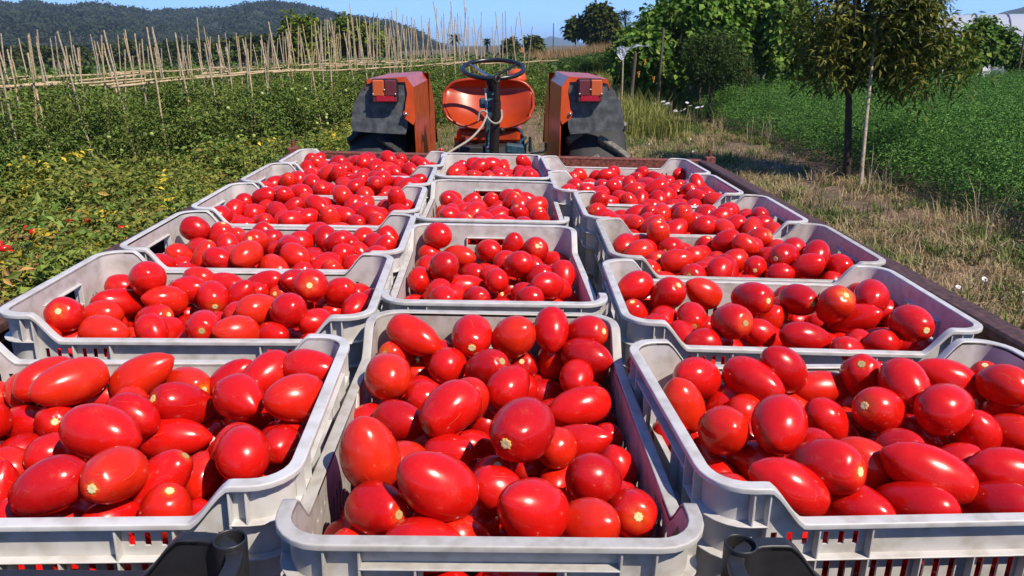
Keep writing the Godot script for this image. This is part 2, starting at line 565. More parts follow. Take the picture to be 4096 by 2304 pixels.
func make_crate_parts() -> void:
	var path := crate_path()
	var n := path.size()
	# rim: rounded top, lip turned down outside
	var b := MB.new()
	var prof := [[0.0, -0.006, -1.0, 0.0], [0.0, -0.0025, -1.0, 0.2], [0.0005, -0.0006, -0.7, 0.7], [0.0014, 0.0, -0.05, 1.0], [0.0128, -0.0004, 0.05, 1.0], [0.0141, -0.0010, 0.7, 0.7], [0.0146, -0.0022, 1.0, 0.1], [0.0147, -0.0040, 1.0, 0.0], [0.0147, -0.0066, 1.0, -0.1], [0.0138, -0.0074, 0.2, -1.0], [0.0128, -0.0066, -1.0, 0.0], [0.0128, -0.0035, -1.0, 0.0], [0.0121, -0.0033, 0.0, -1.0], [0.0026, -0.0033, 0.0, -1.0]]
	sweep(b, path, 0, n, prof, true, 0.0)
	crate_parts.rim = b.mesh()
	# long walls
	var holes: Array = []
	for s in [-1.0, 1.0]:
		for x in [0.222, 0.204, 0.187, 0.164, 0.147, 0.131]:
			var m: float = x * s
			holes.append([m - 0.0034, m + 0.0034, -0.077, -0.061])
		for k in 12:
			var m: float = (0.016 + k * 0.0178) * s
			holes.append([m - 0.004, m + 0.004, -0.150, -0.098])
			holes.append([m - 0.004, m + 0.004, -0.222, -0.165])
	var us: Array = [-0.253, 0.253]
	var ys: Array = [-0.235, -0.048, -0.0475]
	for h in holes:
		us.append_array([h[0], h[1]])
		ys.append_array([h[2], h[3]])
	for q in path:
		if absf(q[0].y) > 0.1879: us.append(q[0].x)
	us = unique_sorted(us)
	ys = unique_sorted(ys)
	for s in [1.0, -1.0]:
		b = MB.new()
		wall(b, true, s, us, ys, holes)
		crate_parts["long_%d" % (0 if s > 0 else 1)] = b.mesh()
	# short walls with the hand opening, and the rounded corners
	var eh: Array = [[-0.062, 0.062, -0.070, -0.035]]
	for k in range(-4, 5):
		eh.append([k * 0.03 - 0.004, k * 0.03 + 0.004, -0.150, -0.104])
		eh.append([k * 0.03 - 0.004, k * 0.03 + 0.004, -0.222, -0.165])
	for m in [-0.126, -0.112, 0.112, 0.126]:
		eh.append([m - 0.0034, m + 0.0034, -0.085, -0.069])
	us = [-0.153, 0.153, -0.1, 0.1]
	ys = [-0.235, -0.004, -0.02]
	for h in eh:
		us.append_array([h[0], h[1]])
		ys.append_array([h[2], h[3]])
	us = unique_sorted(us)
	ys = unique_sorted(ys)
	for s in [1.0, -1.0]:
		b = MB.new()
		wall(b, false, s, us, ys, eh)
		for k in n:
			var q: Array = path[k]
			var e: Array = path[(k + 1) % n]
			if absf((q[0] as Vector2).y + (e[0] as Vector2).y) / 2 > 0.153 and absf(q[0].x + e[0].x) / 2 > 0.253 and signf(q[0].x) == s:
				for o in [0.0, 0.0025]:
					var g := 1.0 if o > 0.0 else -1.0
					var na := Vector3(q[1].x, 0, q[1].y) * g
					var nb := Vector3(e[1].x, 0, e[1].y) * g
					b.quad_n(at_path(q, o, -0.235), at_path(e, o, -0.235), at_path(e, o, -0.002), at_path(q, o, -0.002), na, nb, nb, na)
		crate_parts["end_%d" % (0 if s > 0 else 1)] = b.mesh()
	# handle frame: a lip round the hand opening, inside
	for s in [1.0, -1.0]:
		b = MB.new()
		for r in [[0.0, -0.033, 0.130, 0.0035], [0.0, -0.072, 0.130, 0.0035]]:
			b.box(Vector3(0.2855 * s, r[1], r[0]), Vector3(0.007, r[3], r[2]), Basis.IDENTITY, 0.001)
		for z in [-0.0635, 0.0635]:
			b.box(Vector3(0.2855 * s, -0.0525, z), Vector3(0.0068, 0.0355, 0.003), Basis.IDENTITY, 0.001)
		crate_parts["handle_%d" % (0 if s > 0 else 1)] = b.mesh()
	# outer ledges
	b = MB.new()
	var ledge := [[0.0026, 0.0013, 0.0, 1.0], [0.0118, 0.0013, 0.1, 1.0], [0.0128, 0.0005, 1.0, 0.5], [0.0128, -0.0005, 1.0, -0.5], [0.0118, -0.0013, 0.1, -1.0], [0.0026, -0.0013, 0.0, -1.0]]
	sweep(b, path, 0, n, ledge, false, -0.089)
	sweep(b, path, 0, n, ledge, false, -0.158)
	sweep(b, path, 0, n, ledge, false, -0.232)
	for k in n:
		var q: Array = path[k]
		var e: Array = path[(k + 1) % n]
		var mx: float = absf(q[0].x + e[0].x) / 2
		var mz: float = absf(q[0].y + e[0].y) / 2
		if mx > 0.234 and mz > 0.118:
			sweep(b, path, k, 1, ledge, false, -0.0475)
		if mx > 0.28 and mz < 0.118:
			sweep(b, path, k, 1, ledge, false, -0.028)
	crate_parts.ledge = b.mesh()
	# upright ribs
	b = MB.new()
	var rib := func(x: float, z: float, nx: float, nz: float, y0: float, y1: float) -> void:
		var c := Vector3(x + nx * 0.0075, (y0 + y1) / 2, z + nz * 0.0075)
		b.box(c, Vector3(0.010 if nx != 0.0 else 0.0024, y1 - y0, 0.010 if nz != 0.0 else 0.0024), Basis.IDENTITY, 0.0005)
	for s in [-1.0, 1.0]:
		for x in [-0.235, -0.177, -0.119, 0.119, 0.177, 0.235]:
			rib.call(x, 0.188 * s, 0.0, s, -0.088, crate_h(x, 0.188) - 0.003)
		for x in [-0.252, 0.252]:
			rib.call(x, 0.188 * s, 0.0, s, -0.047, -0.003)
		for x in [-0.235, -0.177, -0.119, -0.06, 0.0, 0.06, 0.119, 0.177, 0.235]:
			rib.call(x, 0.188 * s, 0.0, s, -0.231, -0.090)
		for z in [-0.150, -0.118, 0.118, 0.150]:
			rib.call(0.288 * s, z, s, 0.0, -0.231, -0.003)
		for z in [-0.068, 0.068]:
			rib.call(0.288 * s, z, s, 0.0, -0.088, -0.029)
	crate_parts.rib = b.mesh()
	b = MB.new()
	b.box(Vector3(0, -0.232, 0), Vector3(0.574, 0.004, 0.374), Basis.IDENTITY, 0.001)
	crate_parts.floor = b.mesh()
	# corner socket tube of the black stacking crate
	b = MB.new()
	b.lathe([Vector2(0.010, -0.10), Vector2(0.0135, -0.10), Vector2(0.0152, 0.003), Vector2(0.0148, 0.005), Vector2(0.0136, 0.005), Vector2(0.0130, 0.003), Vector2(0.0115, -0.06), Vector2(0.0, -0.06)], 24)
	crate_parts.socket = b.mesh()


func trailer_xf(x: float, y: float, f: float, bas := Basis.IDENTITY) -> Transform3D:
	var t := Basis(Vector3(0, 0, 1), -TILT)
	return Transform3D(t * bas, Vector3(0, CAM_H - RIM, 0) + t * Vector3(x, y, -f))


func crate(x: float, f: float, yaw: float, m: Material, label: String, group: String, called := "tomato_crate", dy := 0.0, sx := 1.0, sz := 1.0) -> Node3D:
	var o := thing(called, label, "crate", trailer_xf(x, dy, f, Basis(Vector3.UP, yaw) * Basis.from_scale(Vector3(sx, 1, sz))), group)
	part("bottom", crate_parts.floor, m, o)
	for i in 2:
		part("side_wall", crate_parts["long_%d" % i], m, o)
	for i in 2:
		var e := part("end_wall", crate_parts["end_%d" % i], m, o)
		part("handle_frame", crate_parts["handle_%d" % i], m, e)
	part("rim", crate_parts.rim, m, o)
	part("ledge", crate_parts.ledge, m, o)
	tag(part("upright_rib", crate_parts.rib, m, o), "", "", "", "stuff")
	return o


# ---------------------------------------------------------------- tomatoes
var tom_meshes: Array = []
var scar_meshes: Array = []


func make_tomato_meshes() -> void:
	for k in 8:
		var b := MB.new()
		var r := RandomNumberGenerator.new()
		r.seed = 40 + k
		var rings := 18
		var seg := 26
		var fat := r.randf_range(-0.17, 0.17)
		var pw := r.randf_range(0.86, 0.98)
		var lobes := r.randi_range(3, 5)
		var amp := r.randf_range(0.008, 0.042)
		var ph := r.randf() * TAU
		var bend := r.randf_range(0.0, 0.10)
		var nub := r.randf_range(0.0, 0.09)
		var dent := r.randf_range(0.01, 0.06)
		var dent_a := r.randf() * TAU
		var pts: Array = []
		for i in rings + 1:
			var t := PI * i / rings
			var row: Array = []
			for j in seg:
				var a := TAU * j / seg
				var y := -cos(t)
				var rad := pow(sin(t), pw) * (1.0 + fat * y)
				rad *= 1.0 + amp * cos(lobes * a + ph) * smoothstep(-0.6, 1.0, y)
				rad -= dent * exp(-pow(wrapf(a - dent_a, -PI, PI) * 2.2, 2.0)) * smoothstep(-0.9, 0.5, y)
				var yy := y
				if y > 0.8:
					yy -= 0.30 * pow((y - 0.8) / 0.2, 2.0) * (0.30 + 0.03 * cos(lobes * a + ph))
				if y < -0.93:
					yy -= nub * (-0.93 - y) / 0.07
				row.append(Vector3(rad * cos(a) + bend * (1.0 - y * y), yy, rad * sin(a)))
			pts.append(row)
		var nor: Array = []
		for i in rings + 1:
			var row: Array = []
			for j in seg:
				if i == 0: row.append(Vector3.DOWN); continue
				if i == rings: row.append(Vector3.UP); continue
				var du: Vector3 = pts[i][(j + 1) % seg] - pts[i][(j + seg - 1) % seg]
				var dv: Vector3 = pts[i + 1][j] - pts[i - 1][j]
				var nn := dv.cross(du).normalized()
				if nn.dot(pts[i][j]) < 0.0: nn = -nn
				row.append(nn)
			nor.append(row)
		var shade := func(y: float, j: int) -> Color:
			var t := clampf((y - [0.93, 0.90, 0.94, 0.80, 0.93, 0.88, 0.95, 0.70][k]) / [0.10, 0.12, 0.10, 0.25, 0.10, 0.14, 0.10, 0.4][k] + 0.07 * cos(5.0 * TAU * j / seg + ph) * smoothstep(0.8, 0.95, y) - 0.1, 0.0, 1.0)
			return Color(0.95, 0.046, 0.18).lerp(Color(1.0, 0.95, 0.95), t * t * 0.8)
		for i in rings:
			for j in seg:
				var m := (j + 1) % seg
				var quad4 := [[i, j, j], [i, m, j + 1], [i + 1, m, j + 1], [i + 1, j, j]]
				for tr in [[0, 1, 2], [0, 2, 3]]:
					var p: Array = []
					for q in tr: p.append(quad4[q])
					var nsum: Vector3 = nor[p[0][0]][p[0][1]] + nor[p[1][0]][p[1][1]] + nor[p[2][0]][p[2][1]]
					if (pts[p[1][0]][p[1][1]] - pts[p[0][0]][p[0][1]]).cross(pts[p[2][0]][p[2][1]] - pts[p[0][0]][p[0][1]]).dot(nsum) > 0.0:
						p = [p[0], p[2], p[1]]
					for q in p:
						b.v.append(pts[q[0]][q[1]])
						b.n.append(nor[q[0]][q[1]])
						b.c.append(shade.call(-cos(PI * q[0] / rings), q[1]))
						b.uv.append(Vector2(q[2] / float(seg), q[0] / float(rings)))
		tom_meshes.append(b.mesh())
		# stem scar: a corky disc with a ring and short sepal remains
		b = MB.new()
		var y0 := 0.926
		var n := 22
		var pr := [[0.0, 0.002, Color(0.50, 0.45, 0.22)], [0.055, 0.008, Color(0.54, 0.50, 0.25)], [0.10, 0.010, Color(0.60, 0.54, 0.28)], [0.14, 0.008, Color(0.64, 0.56, 0.28)], [0.172, -0.002, Color(0.62, 0.44, 0.14)], [0.192, -0.03, Color(0.60, 0.28, 0.05)]]
		for i in pr.size() - 1:
			for j in n:
				var a0 := TAU * j / n
				var a1 := TAU * (j + 1) / n
				var w0: float = 1.0 + 0.10 * sin(j * 2.4 + k)
				var w1: float = 1.0 + 0.10 * sin(((j + 1) % n) * 2.4 + k)
				var pa := Vector3(pr[i][0] * w0 * cos(a0), y0 + pr[i][1], pr[i][0] * w0 * sin(a0))
				var pb := Vector3(pr[i][0] * w1 * cos(a1), y0 + pr[i][1], pr[i][0] * w1 * sin(a1))
				var pc := Vector3(pr[i + 1][0] * w1 * cos(a1), y0 + pr[i + 1][1], pr[i + 1][0] * w1 * sin(a1))
				var pd := Vector3(pr[i + 1][0] * w0 * cos(a0), y0 + pr[i + 1][1], pr[i + 1][0] * w0 * sin(a0))
				b.col = pr[i + 1][2]
				b.flat(pa, pb, pc, Vector3.UP)
				b.flat(pa, pc, pd, Vector3.UP)
		scar_meshes.append(b.mesh())


func tomato_basis(ax: Vector3, a: float, r: float, spin: float) -> Basis:
	var y := ax.normalized()
	var x := y.cross(Vector3(0.3, 0.1, 0.95)).normalized()
	var z := x.cross(y)
	var s := Basis(y, spin)
	return Basis(s * x * r, y * a, s * z * r)


const RANK := ["front", "second", "third", "fourth", "fifth", "back"]
const NTH := ["first", "second", "third", "fourth", "fifth", "sixth", "seventh", "eighth", "ninth", "tenth", "eleventh", "twelfth", "thirteenth", "fourteenth", "fifteenth"]


func place_tomatoes(rows: Array, where: String, far := false) -> void:
	# rows: x, y, f, axis (x, y, f), half length, radius, stem seen
	var order := range(rows.size())
	order.sort_custom(func(p: int, q: int) -> bool: return rows[p][2] < rows[q][2])
	var bands := clampi(int(round(rows.size() / 7.0)), 2, 6)
	var per := int(ceil(rows.size() / float(bands)))
	for k in bands:
		var band := order.slice(k * per, mini((k + 1) * per, rows.size()))
		band.sort_custom(func(p: int, q: int) -> bool: return rows[p][0] < rows[q][0])
		for j in band.size():
			var r: Array = rows[band[j]]
			var id: int = band[j]
			var tint := rng.randi_range(0, 9)
			tint = [0, 0, 0, 1, 1, 2, 2, 0, 4, 3][tint]
			var look := "round" if r[6] / r[7] < 1.38 else "long"
			var hue: String = ["red", "deep red", "bright red", "orange tinged", "dark red"][tint]
			var tail := ", scar showing" if r[8] else ""
			var rank: String = "back" if k == bands - 1 else RANK[k]
			var label := "%s %s tomato%s, %s from left, %s row, %s" % [look, hue, tail, NTH[j], rank, where]
			var bas := tomato_basis(Vector3(r[3], r[4], -r[5]), r[6], r[7], rng.randf() * TAU)
			var o := thing("plum_tomato", label, "tomato", trailer_xf(r[0], r[1], r[2], bas), "tomatoes heaped in the grey crates")
			var v := rng.randi_range(0, 7)
			part("fruit", tom_meshes[v], M.toms[tint], o)
			part("stem_scar", scar_meshes[v], M.scar if rng.randf() < 0.7 else M.scar_brown, o)


func heap(cx: float, cf: float, hx: float, hf: float, top: float) -> Array:
	# a loose layer of plum tomatoes: jittered hexagonal spots, then pushed apart
	var out: Array = []
	var nx := int(round(hx * 2.0 / 0.066))
	var nf := int(round(hf * 2.0 / 0.060))
	for j in nf:
		for i in nx:
			var x := -hx + (i + 0.5 + (0.25 if j % 2 else -0.25)) * 2.0 * hx / nx + rr(-0.012, 0.012)
			var f := -hf + (j + 0.5) * 2.0 * hf / nf + rr(-0.012, 0.012)
			var yaw := rng.randf() * TAU
			var pit := rr(-0.7, 0.7) if rng.randf() < 0.75 else rr(0.7, 1.4)
			var rad := rr(0.026, 0.0315)
			out.append([x, top + rr(-0.028, 0.012) + (0.022 if rng.randf() < 0.22 else 0.0), f, cos(yaw) * cos(pit), sin(pit), sin(yaw) * cos(pit), rad * rr(1.18, 1.5), rad, 1 if rng.randf() < 0.5 else 0])
	for it in 26:
		for p in out.size():
			for q in range(p + 1, out.size()):
				var a: Array = out[p]
				var b: Array = out[q]
				var dx: float = a[0] - b[0]
				var df: float = a[2] - b[2]
				if absf(dx) > 0.09 or absf(df) > 0.09:
					continue
				var dy: float = a[1] - b[1]
				var d := sqrt(dx * dx + dy * dy + df * df) + 1e-6
				var ca: float = absf(a[3] * dx + a[4] * dy + a[5] * df) / d
				var cb: float = absf(b[3] * dx + b[4] * dy + b[5] * df) / d
				var need: float = lerpf(a[7], a[6], ca * ca) + lerpf(b[7], b[6], cb * cb) - 0.002
				if d < need:
					var k := (need - d) * 0.3 / d
					a[0] += dx * k; b[0] -= dx * k
					a[2] += df * k; b[2] -= df * k
					a[1] += dy * k * 0.6; b[1] -= dy * k * 0.6
		for a in out:
			a[0] = clampf(a[0], -hx + 0.03, hx - 0.03)
			a[2] = clampf(a[2], -hf + 0.03, hf - 0.03)
			a[1] = clampf(a[1], top - 0.04, top + 0.03)
	for a in out:
		a[0] += cx
		a[2] += cf
	return out


var rest_xf: Array = []
var rest_col: Array = []


func add_rest(r: Array) -> void:
	var bas := tomato_basis(Vector3(r[3], r[4], -r[5]), r[6], r[7], rng.randf() * TAU)
	rest_xf.append(trailer_xf(r[0], r[1], r[2], bas))
	var t := rng.randf()
	rest_col.append(Color(1, 1, 1) if t < 0.6 else Color(0.86, 0.8, 0.9) if t < 0.85 else Color(1.05, 2.2, 1.1))


func under_layer(cx: float, cf: float, hx: float, hf: float, heroes: Array) -> void:
	# fruit further down in the crate, filling what the upper fruit leaves open
	var fill: Array = []
	for i in 420:
		var x := rr(cx - hx, cx + hx)
		var f := rr(cf - hf, cf + hf)
		var y := rr(-0.105, -0.055) if i > 200 else rr(-0.115, -0.085)
		var rad := rr(0.024, 0.029)
		var ok := true
		for h in heroes:
			var d := Vector3(h[0] - x, h[1] - y, h[2] - f)
			var ca: float = absf(h[3] * d.x + h[4] * d.y + h[5] * d.z) / (d.length() + 1e-5)
			if d.length() < lerpf(h[7], h[6], ca * ca) + rad - 0.009:
				ok = false
				break
		if ok:
			for h in fill:
				if Vector3(h[0] - x, h[1] - y, h[2] - f).length() < h[7] + rad - 0.006:
					ok = false
					break
		if ok:
			var yaw := rng.randf() * TAU
			fill.append([x, y, f, cos(yaw) * 0.8, rr(-0.6, 0.6), sin(yaw) * 0.8, rad * 1.25, rad, 0])
	for h in fill:
		add_rest(h)
	heroes = heroes + fill
	for lay in [[-0.185, 0.064], [-0.135, 0.062], [-0.092, 0.052]]:
		var nx := int(hx * 2.0 / lay[1])
		var nf := int(hf * 2.0 / lay[1])
		for i in nx:
			for j in nf:
				var x: float = cx - hx + (i + 0.5) * 2.0 * hx / nx + rr(-0.01, 0.01)
				var f: float = cf - hf + (j + 0.5) * 2.0 * hf / nf + rr(-0.01, 0.01)
				var y: float = lay[0] + rr(-0.008, 0.008)
				var rad := rr(0.025, 0.029)
				if lay[0] > -0.14:
					var clash := false
					for h in heroes:
						var d := Vector3(h[0] - x, h[1] - y, h[2] - f).length()
						if d < h[7] + rad - 0.006:
							clash = true
							break
					if clash:
						continue
				var yaw := rng.randf() * TAU
				add_rest([x, y, f, cos(yaw) * 0.9, rr(-0.4, 0.4), sin(yaw) * 0.9, rad * 1.3, rad, 0])


# ---------------------------------------------------------------- trailer and tractor
func build_trailer() -> void:
	var o := thing("farm_trailer", "rusty red-brown flat farm trailer carrying the tomato crates", "trailer", trailer_xf(0.03, 0.0, 0.0))
	var b := MB.new()
	b.box(Vector3(0, -0.262, -1.75), Vector3(1.86, 0.046, 3.55), Basis.IDENTITY, 0.004)
	part("bed", b.mesh(), M.rust_dark, o)
	b = MB.new()
	b.box(Vector3(0.0, -0.155, -3.56), Vector3(1.80, 0.21, 0.034), Basis.IDENTITY, 0.004)
	b.box(Vector3(0.0, -0.055, -3.562), Vector3(1.82, 0.012, 0.040), Basis.IDENTITY, 0.004)
	part("headboard", b.mesh(), M.rust, o)
	for s in [-1.0, 1.0]:
		b = MB.new()
		b.box(Vector3(s * 0.905, -0.155, -1.77), Vector3(0.030, 0.21, 3.50), Basis.IDENTITY, 0.004)
		b.box(Vector3(s * 0.905, -0.059, -1.77), Vector3(0.056, 0.024, 3.50), Basis.IDENTITY, 0.005)
		for k in 5:
			b.box(Vector3(s * 0.935, -0.16, -0.2 - k * 0.8), Vector3(0.036, 0.19, 0.05), Basis.IDENTITY, 0.004)
		var sb := part("side_board", b.mesh(), M.rust_dark, o)
		b = MB.new()
		b.box(Vector3(s * 0.93, -0.045, -3.53), Vector3(0.045, 0.03, 0.05), Basis.IDENTITY, 0.004)
		b.tube([Vector3(s * 0.93, -0.03, -3.53), Vector3(s * 0.93, 0.0, -3.53)], [0.008], 10)
		part("corner_pin", b.mesh(), M.rust, sb)
	b = MB.new()
	for x in [-0.45, 0.45]:
		b.box(Vector3(x, -0.34, -1.8), Vector3(0.08, 0.11, 3.5), Basis.IDENTITY, 0.006)
	b.tube([Vector3(-0.8, -0.77, -1.6), Vector3(0.8, -0.77, -1.6)], [0.035], 12)
	for x in [-0.45, 0.45]:
		b.box(Vector3(x, -0.58, -1.6), Vector3(0.07, 0.38, 0.12), Basis.IDENTITY, 0.006)
	part("chassis", b.mesh(), M.rust_dark, o)
	b = MB.new()
	b.tube([Vector3(-0.45, -0.42, -3.4), Vector3(-0.03, -0.62, -4.12)], [0.03], 10)
	b.tube([Vector3(0.45, -0.42, -3.4), Vector3(-0.07, -0.62, -4.12)], [0.03], 10)
	part("drawbar", b.mesh(), M.rust_dark, o)
	for s in [-1.0, 1.0]:
		b = MB.new()
		b.lathe([Vector2(0.18, -0.09), Vector2(0.27, -0.10), Vector2(0.335, -0.075), Vector2(0.348, 0.0), Vector2(0.335, 0.075), Vector2(0.27, 0.10), Vector2(0.18, 0.09)], 32, Transform3D(Basis(Vector3(0, 0, 1), PI / 2), Vector3(s * 0.72, -0.775, -1.6)))
		var w := part("tyre", b.mesh(), M.rubber, o)
		b = MB.new()
		b.lathe([Vector2(0.0, -0.03), Vector2(0.10, -0.03), Vector2(0.18, -0.085), Vector2(0.19, -0.085), Vector2(0.19, 0.085), Vector2(0.18, 0.085), Vector2(0.10, 0.03), Vector2(0.0, 0.03)], 28, Transform3D(Basis(Vector3(0, 0, 1), PI / 2), Vector3(s * 0.72, -0.775, -1.6)))
		part("rim", b.mesh(), M.steel, w)


func ring(b: MB, r: float, rad: float, xf: Transform3D, seg := 56, sides := 12) -> void:
	var prof: Array = []
	for k in sides:
		var a := TAU * k / sides
		prof.append(Vector2(r + rad * cos(a), rad * sin(a)))
	b.lathe(prof, seg, xf, true)


func build_tractor() -> void:
	var o := thing("tractor", "small orange farm tractor with black steering wheel and pan seat", "tractor", Transform3D(Basis.IDENTITY, Vector3(-0.045, 0, -4.35)))
	# local frame: x across, y up, z towards the trailer; z = 0 at the mudguards' rear edge
	for s in [-1.0, 1.0]:
		var flip := Transform3D(Basis.from_scale(Vector3(s, 1, 1)), Vector3.ZERO)
		# mudguard: an outline across the tractor, thickened and run forward
		var outl: Array = [Vector2(0.66, 1.325), Vector2(0.645, 1.375), Vector2(0.435, 1.388), Vector2(0.398, 1.335), Vector2(0.393, 1.15), Vector2(0.388, 0.72)]
		var b := MB.new()
		for i in outl.size() - 1:
			var p: Vector2 = outl[i]
			var q: Vector2 = outl[i + 1]
			var d := (q - p).normalized()
			var nn := Vector2(-d.y, d.x) * 0.006
			var poly := PackedVector2Array([p, q, q + nn, p + nn])
			var pts := PackedVector2Array()
			for w in poly: pts.append(Vector2(w.x * s, w.y))
			b.prism(pts, 0.92, Transform3D(Basis.IDENTITY, Vector3(0, 0, -0.92)))
		var lowered: Array = [[-0.92, -1.35, 1.38, 1.16], [-1.35, -1.55, 1.16, 0.86]]
		for l in lowered:
			b.quad(Vector3(0.39 * s, l[2], l[0]), Vector3(0.70 * s, l[2] - 0.01, l[0]), Vector3(0.70 * s, l[3] - 0.01, l[1]), Vector3(0.39 * s, l[3], l[1]), Vector3(0, 0.7, -0.7))
		b.quad(Vector3(0.39 * s, 1.38, -0.92), Vector3(0.39 * s, 1.16, -1.35), Vector3(0.39 * s, 0.72, -1.35), Vector3(0.39 * s, 0.72, -0.92), Vector3(-s, 0, 0))
		var guard := part("mudguard", b.mesh(), M.orange_dull, o)
		# bright rear return flange with a ragged lower edge
		var fl: Array = [Vector2(0.435, 1.386), Vector2(0.398, 1.333), Vector2(0.393, 1.16), Vector2(0.405, 1.135), Vector2(0.425, 1.15), Vector2(0.452, 1.17), Vector2(0.460, 1.20), Vector2(0.447, 1.215), Vector2(0.443, 1.25), Vector2(0.432, 1.30), Vector2(0.440, 1.36), Vector2(0.60, 1.362), Vector2(0.645, 1.35), Vector2(0.645, 1.373)]
		var pf := PackedVector2Array()
		for w in fl: pf.append(Vector2(w.x * s, w.y))
		b = MB.new()
		b.prism(pf, 0.005, Transform3D(Basis.IDENTITY, Vector3(0, 0, 0.001)))
		part("rear_flange", b.mesh(), M.orange, guard)
		b = MB.new()
		b.lathe([Vector2(0.0, 0.012), Vector2(0.008, 0.011), Vector2(0.011, 0.0)], 10, Transform3D(Basis(Vector3.RIGHT, PI / 2), Vector3(0.446 * s, 1.192, 0.006)))
		part("bolt", b.mesh(), M.chrome, guard)
		# rubber flap
		var rf: Array = [Vector2(0.437, 1.366), Vector2(0.600, 1.364), Vector2(0.665, 1.345), Vector2(0.725, 1.25), Vector2(0.748, 1.13), Vector2(0.742, 1.11), Vector2(0.728, 1.102), Vector2(0.60, 1.092), Vector2(0.452, 1.084), Vector2(0.440, 1.12), Vector2(0.436, 1.18), Vector2(0.452, 1.24), Vector2(0.438, 1.30)]
		pf = PackedVector2Array()
		for w in rf: pf.append(Vector2(w.x * s, w.y))
		b = MB.new()
		b.prism(pf, 0.008, Transform3D(Basis(Vector3.RIGHT, 0.06), Vector3(0, 0.0, -0.092)))
		part("mud_flap", b.mesh(), M.flap, o)
		# tail lamp
		b = MB.new()
		b.box(Vector3(0.548 * s, 1.318, 0.028), Vector3(0.138, 0.122, 0.035), Basis.IDENTITY, 0.008)
		var lamp := part("tail_lamp", b.mesh(), M.black, o, Transform3D(Basis.IDENTITY, Vector3(0, 0, -0.022)))
		b = MB.new()
		b.box(Vector3(0.582 * s, 1.330, 0.053), Vector3(0.062, 0.086, 0.024), Basis.IDENTITY, 0.006)
		part("amber_lens", b.mesh(), M.amber, lamp)
		b = MB.new()
		b.box(Vector3(0.517 * s, 1.330, 0.053), Vector3(0.062, 0.086, 0.024), Basis.IDENTITY, 0.006)
		part("red_lens", b.mesh(), M.red_lens, lamp)
		b = MB.new()
		b.box(Vector3(0.549 * s, 1.271, 0.051), Vector3(0.128, 0.028, 0.018), Basis.IDENTITY, 0.004)
		part("lens_base", b.mesh(), M.red_lens, lamp)
		b = MB.new()
		b.box(Vector3(0.546 * s, 1.276, 0.0605), Vector3(0.096, 0.030, 0.006), Basis.IDENTITY, 0.002)
		part("reflector", b.mesh(), M.reflector, lamp)
		b = MB.new()
		for q in [Vector2(0.491, 1.300), Vector2(0.609, 1.300), Vector2(0.549, 1.322)]:
			b.lathe([Vector2(0.0, 0.004), Vector2(0.004, 0.003), Vector2(0.005, 0.0)], 8, Transform3D(Basis(Vector3.RIGHT, PI / 2), Vector3(q.x * s, q.y, 0.066)))
		part("screw", b.mesh(), M.steel, lamp)
		# rear wheel with bar lugs
		var axle := Transform3D(Basis(Vector3(0, 0, 1), PI / 2), Vector3(0.615 * s, 0.62, -0.52))
		b = MB.new()
		b.lathe([Vector2(0.36, -0.13), Vector2(0.42, -0.165), Vector2(0.52, -0.172), Vector2(0.572, -0.15), Vector2(0.588, -0.08), Vector2(0.592, 0.0), Vector2(0.588, 0.08), Vector2(0.572, 0.15), Vector2(0.52, 0.172), Vector2(0.42, 0.165), Vector2(0.36, 0.13)], 48, axle)
		var tyre := part("rear_tyre", b.mesh(), M.rubber, o)
		b = MB.new()
		for k in 16:
			for h in [-1.0, 1.0]:
				var pr: Array = []
				for e in 5:
					var w: float = h * (0.005 + e * 0.041)
					var a: float = TAU * (k + (0.5 if h > 0 else 0.0)) / 16.0 + absf(w) * 1.15
					var rad := 0.605 - 0.03 * pow(absf(w) / 0.17, 3.0)
					pr.append([Vector3(cos(a) * rad, w, sin(a) * rad), Vector3(cos(a), 0, sin(a))])
				for e in 4:
					var p0: Vector3 = pr[e][0]
					var p1: Vector3 = pr[e + 1][0]
					var dirv := (p1 - p0).normalized()
					var upv: Vector3 = pr[e][1]
					var sd := dirv.cross(upv).normalized()
					var bs := Basis(dirv, upv, sd)
					b.box(axle * ((p0 + p1) / 2), Vector3((p1 - p0).length() + 0.006, 0.05, 0.034), axle.basis * bs, 0.006)
		part("tread_lug", b.mesh(), M.dusty if s > 0 else M.rubber, tyre)
		b = MB.new()
		b.lathe([Vector2(0.0, 0.02), Vector2(0.12, 0.02), Vector2(0.30, 0.06), Vector2(0.36, 0.13), Vector2(0.37, 0.13), Vector2(0.37, -0.13), Vector2(0.36, -0.13), Vector2(0.30, 0.03), Vector2(0.0, -0.01)], 36, axle)
		part("wheel_rim", b.mesh(), M.orange, tyre)
	# steering wheel, dished: hub below the rim, on a blue column
	var wc := Vector3(0.030, 1.425, -0.10)
	var wx := Transform3D(Basis(Vector3.RIGHT, 0.27), wc)
	var b := MB.new()
	ring(b, 0.166, 0.0125, wx)
	var wheel := part("steering_wheel", b.mesh(), M.black, o)
	b = MB.new()
	b.lathe([Vector2(0.0, 0.030), Vector2(0.020, 0.030), Vector2(0.034, 0.022), Vector2(0.036, 0.0), Vector2(0.026, -0.028), Vector2(0.018, -0.05), Vector2(0.0, -0.05)], 20, Transform3D(Basis(Vector3.RIGHT, 0.1), wc + Vector3(-0.010, -0.062, 0.062)))
	part("hub", b.mesh(), M.black, wheel)
	for a in [-2.52, -0.62, 1.57]:
		b = MB.new()
		var e := wx * Vector3(cos(a) * 0.163, -0.002, sin(a) * 0.163)
		b.tube([wc + Vector3(-0.010, -0.046, 0.062), e], [0.0085, 0.0065], 8)
		part("spoke", b.mesh(), M.black if a > -1.0 else M.chrome, wheel)
	b = MB.new()
	b.box(Vector3(0.014, 1.13, -0.09), Vector3(0.062, 0.38, 0.06), Basis.IDENTITY, 0.008)
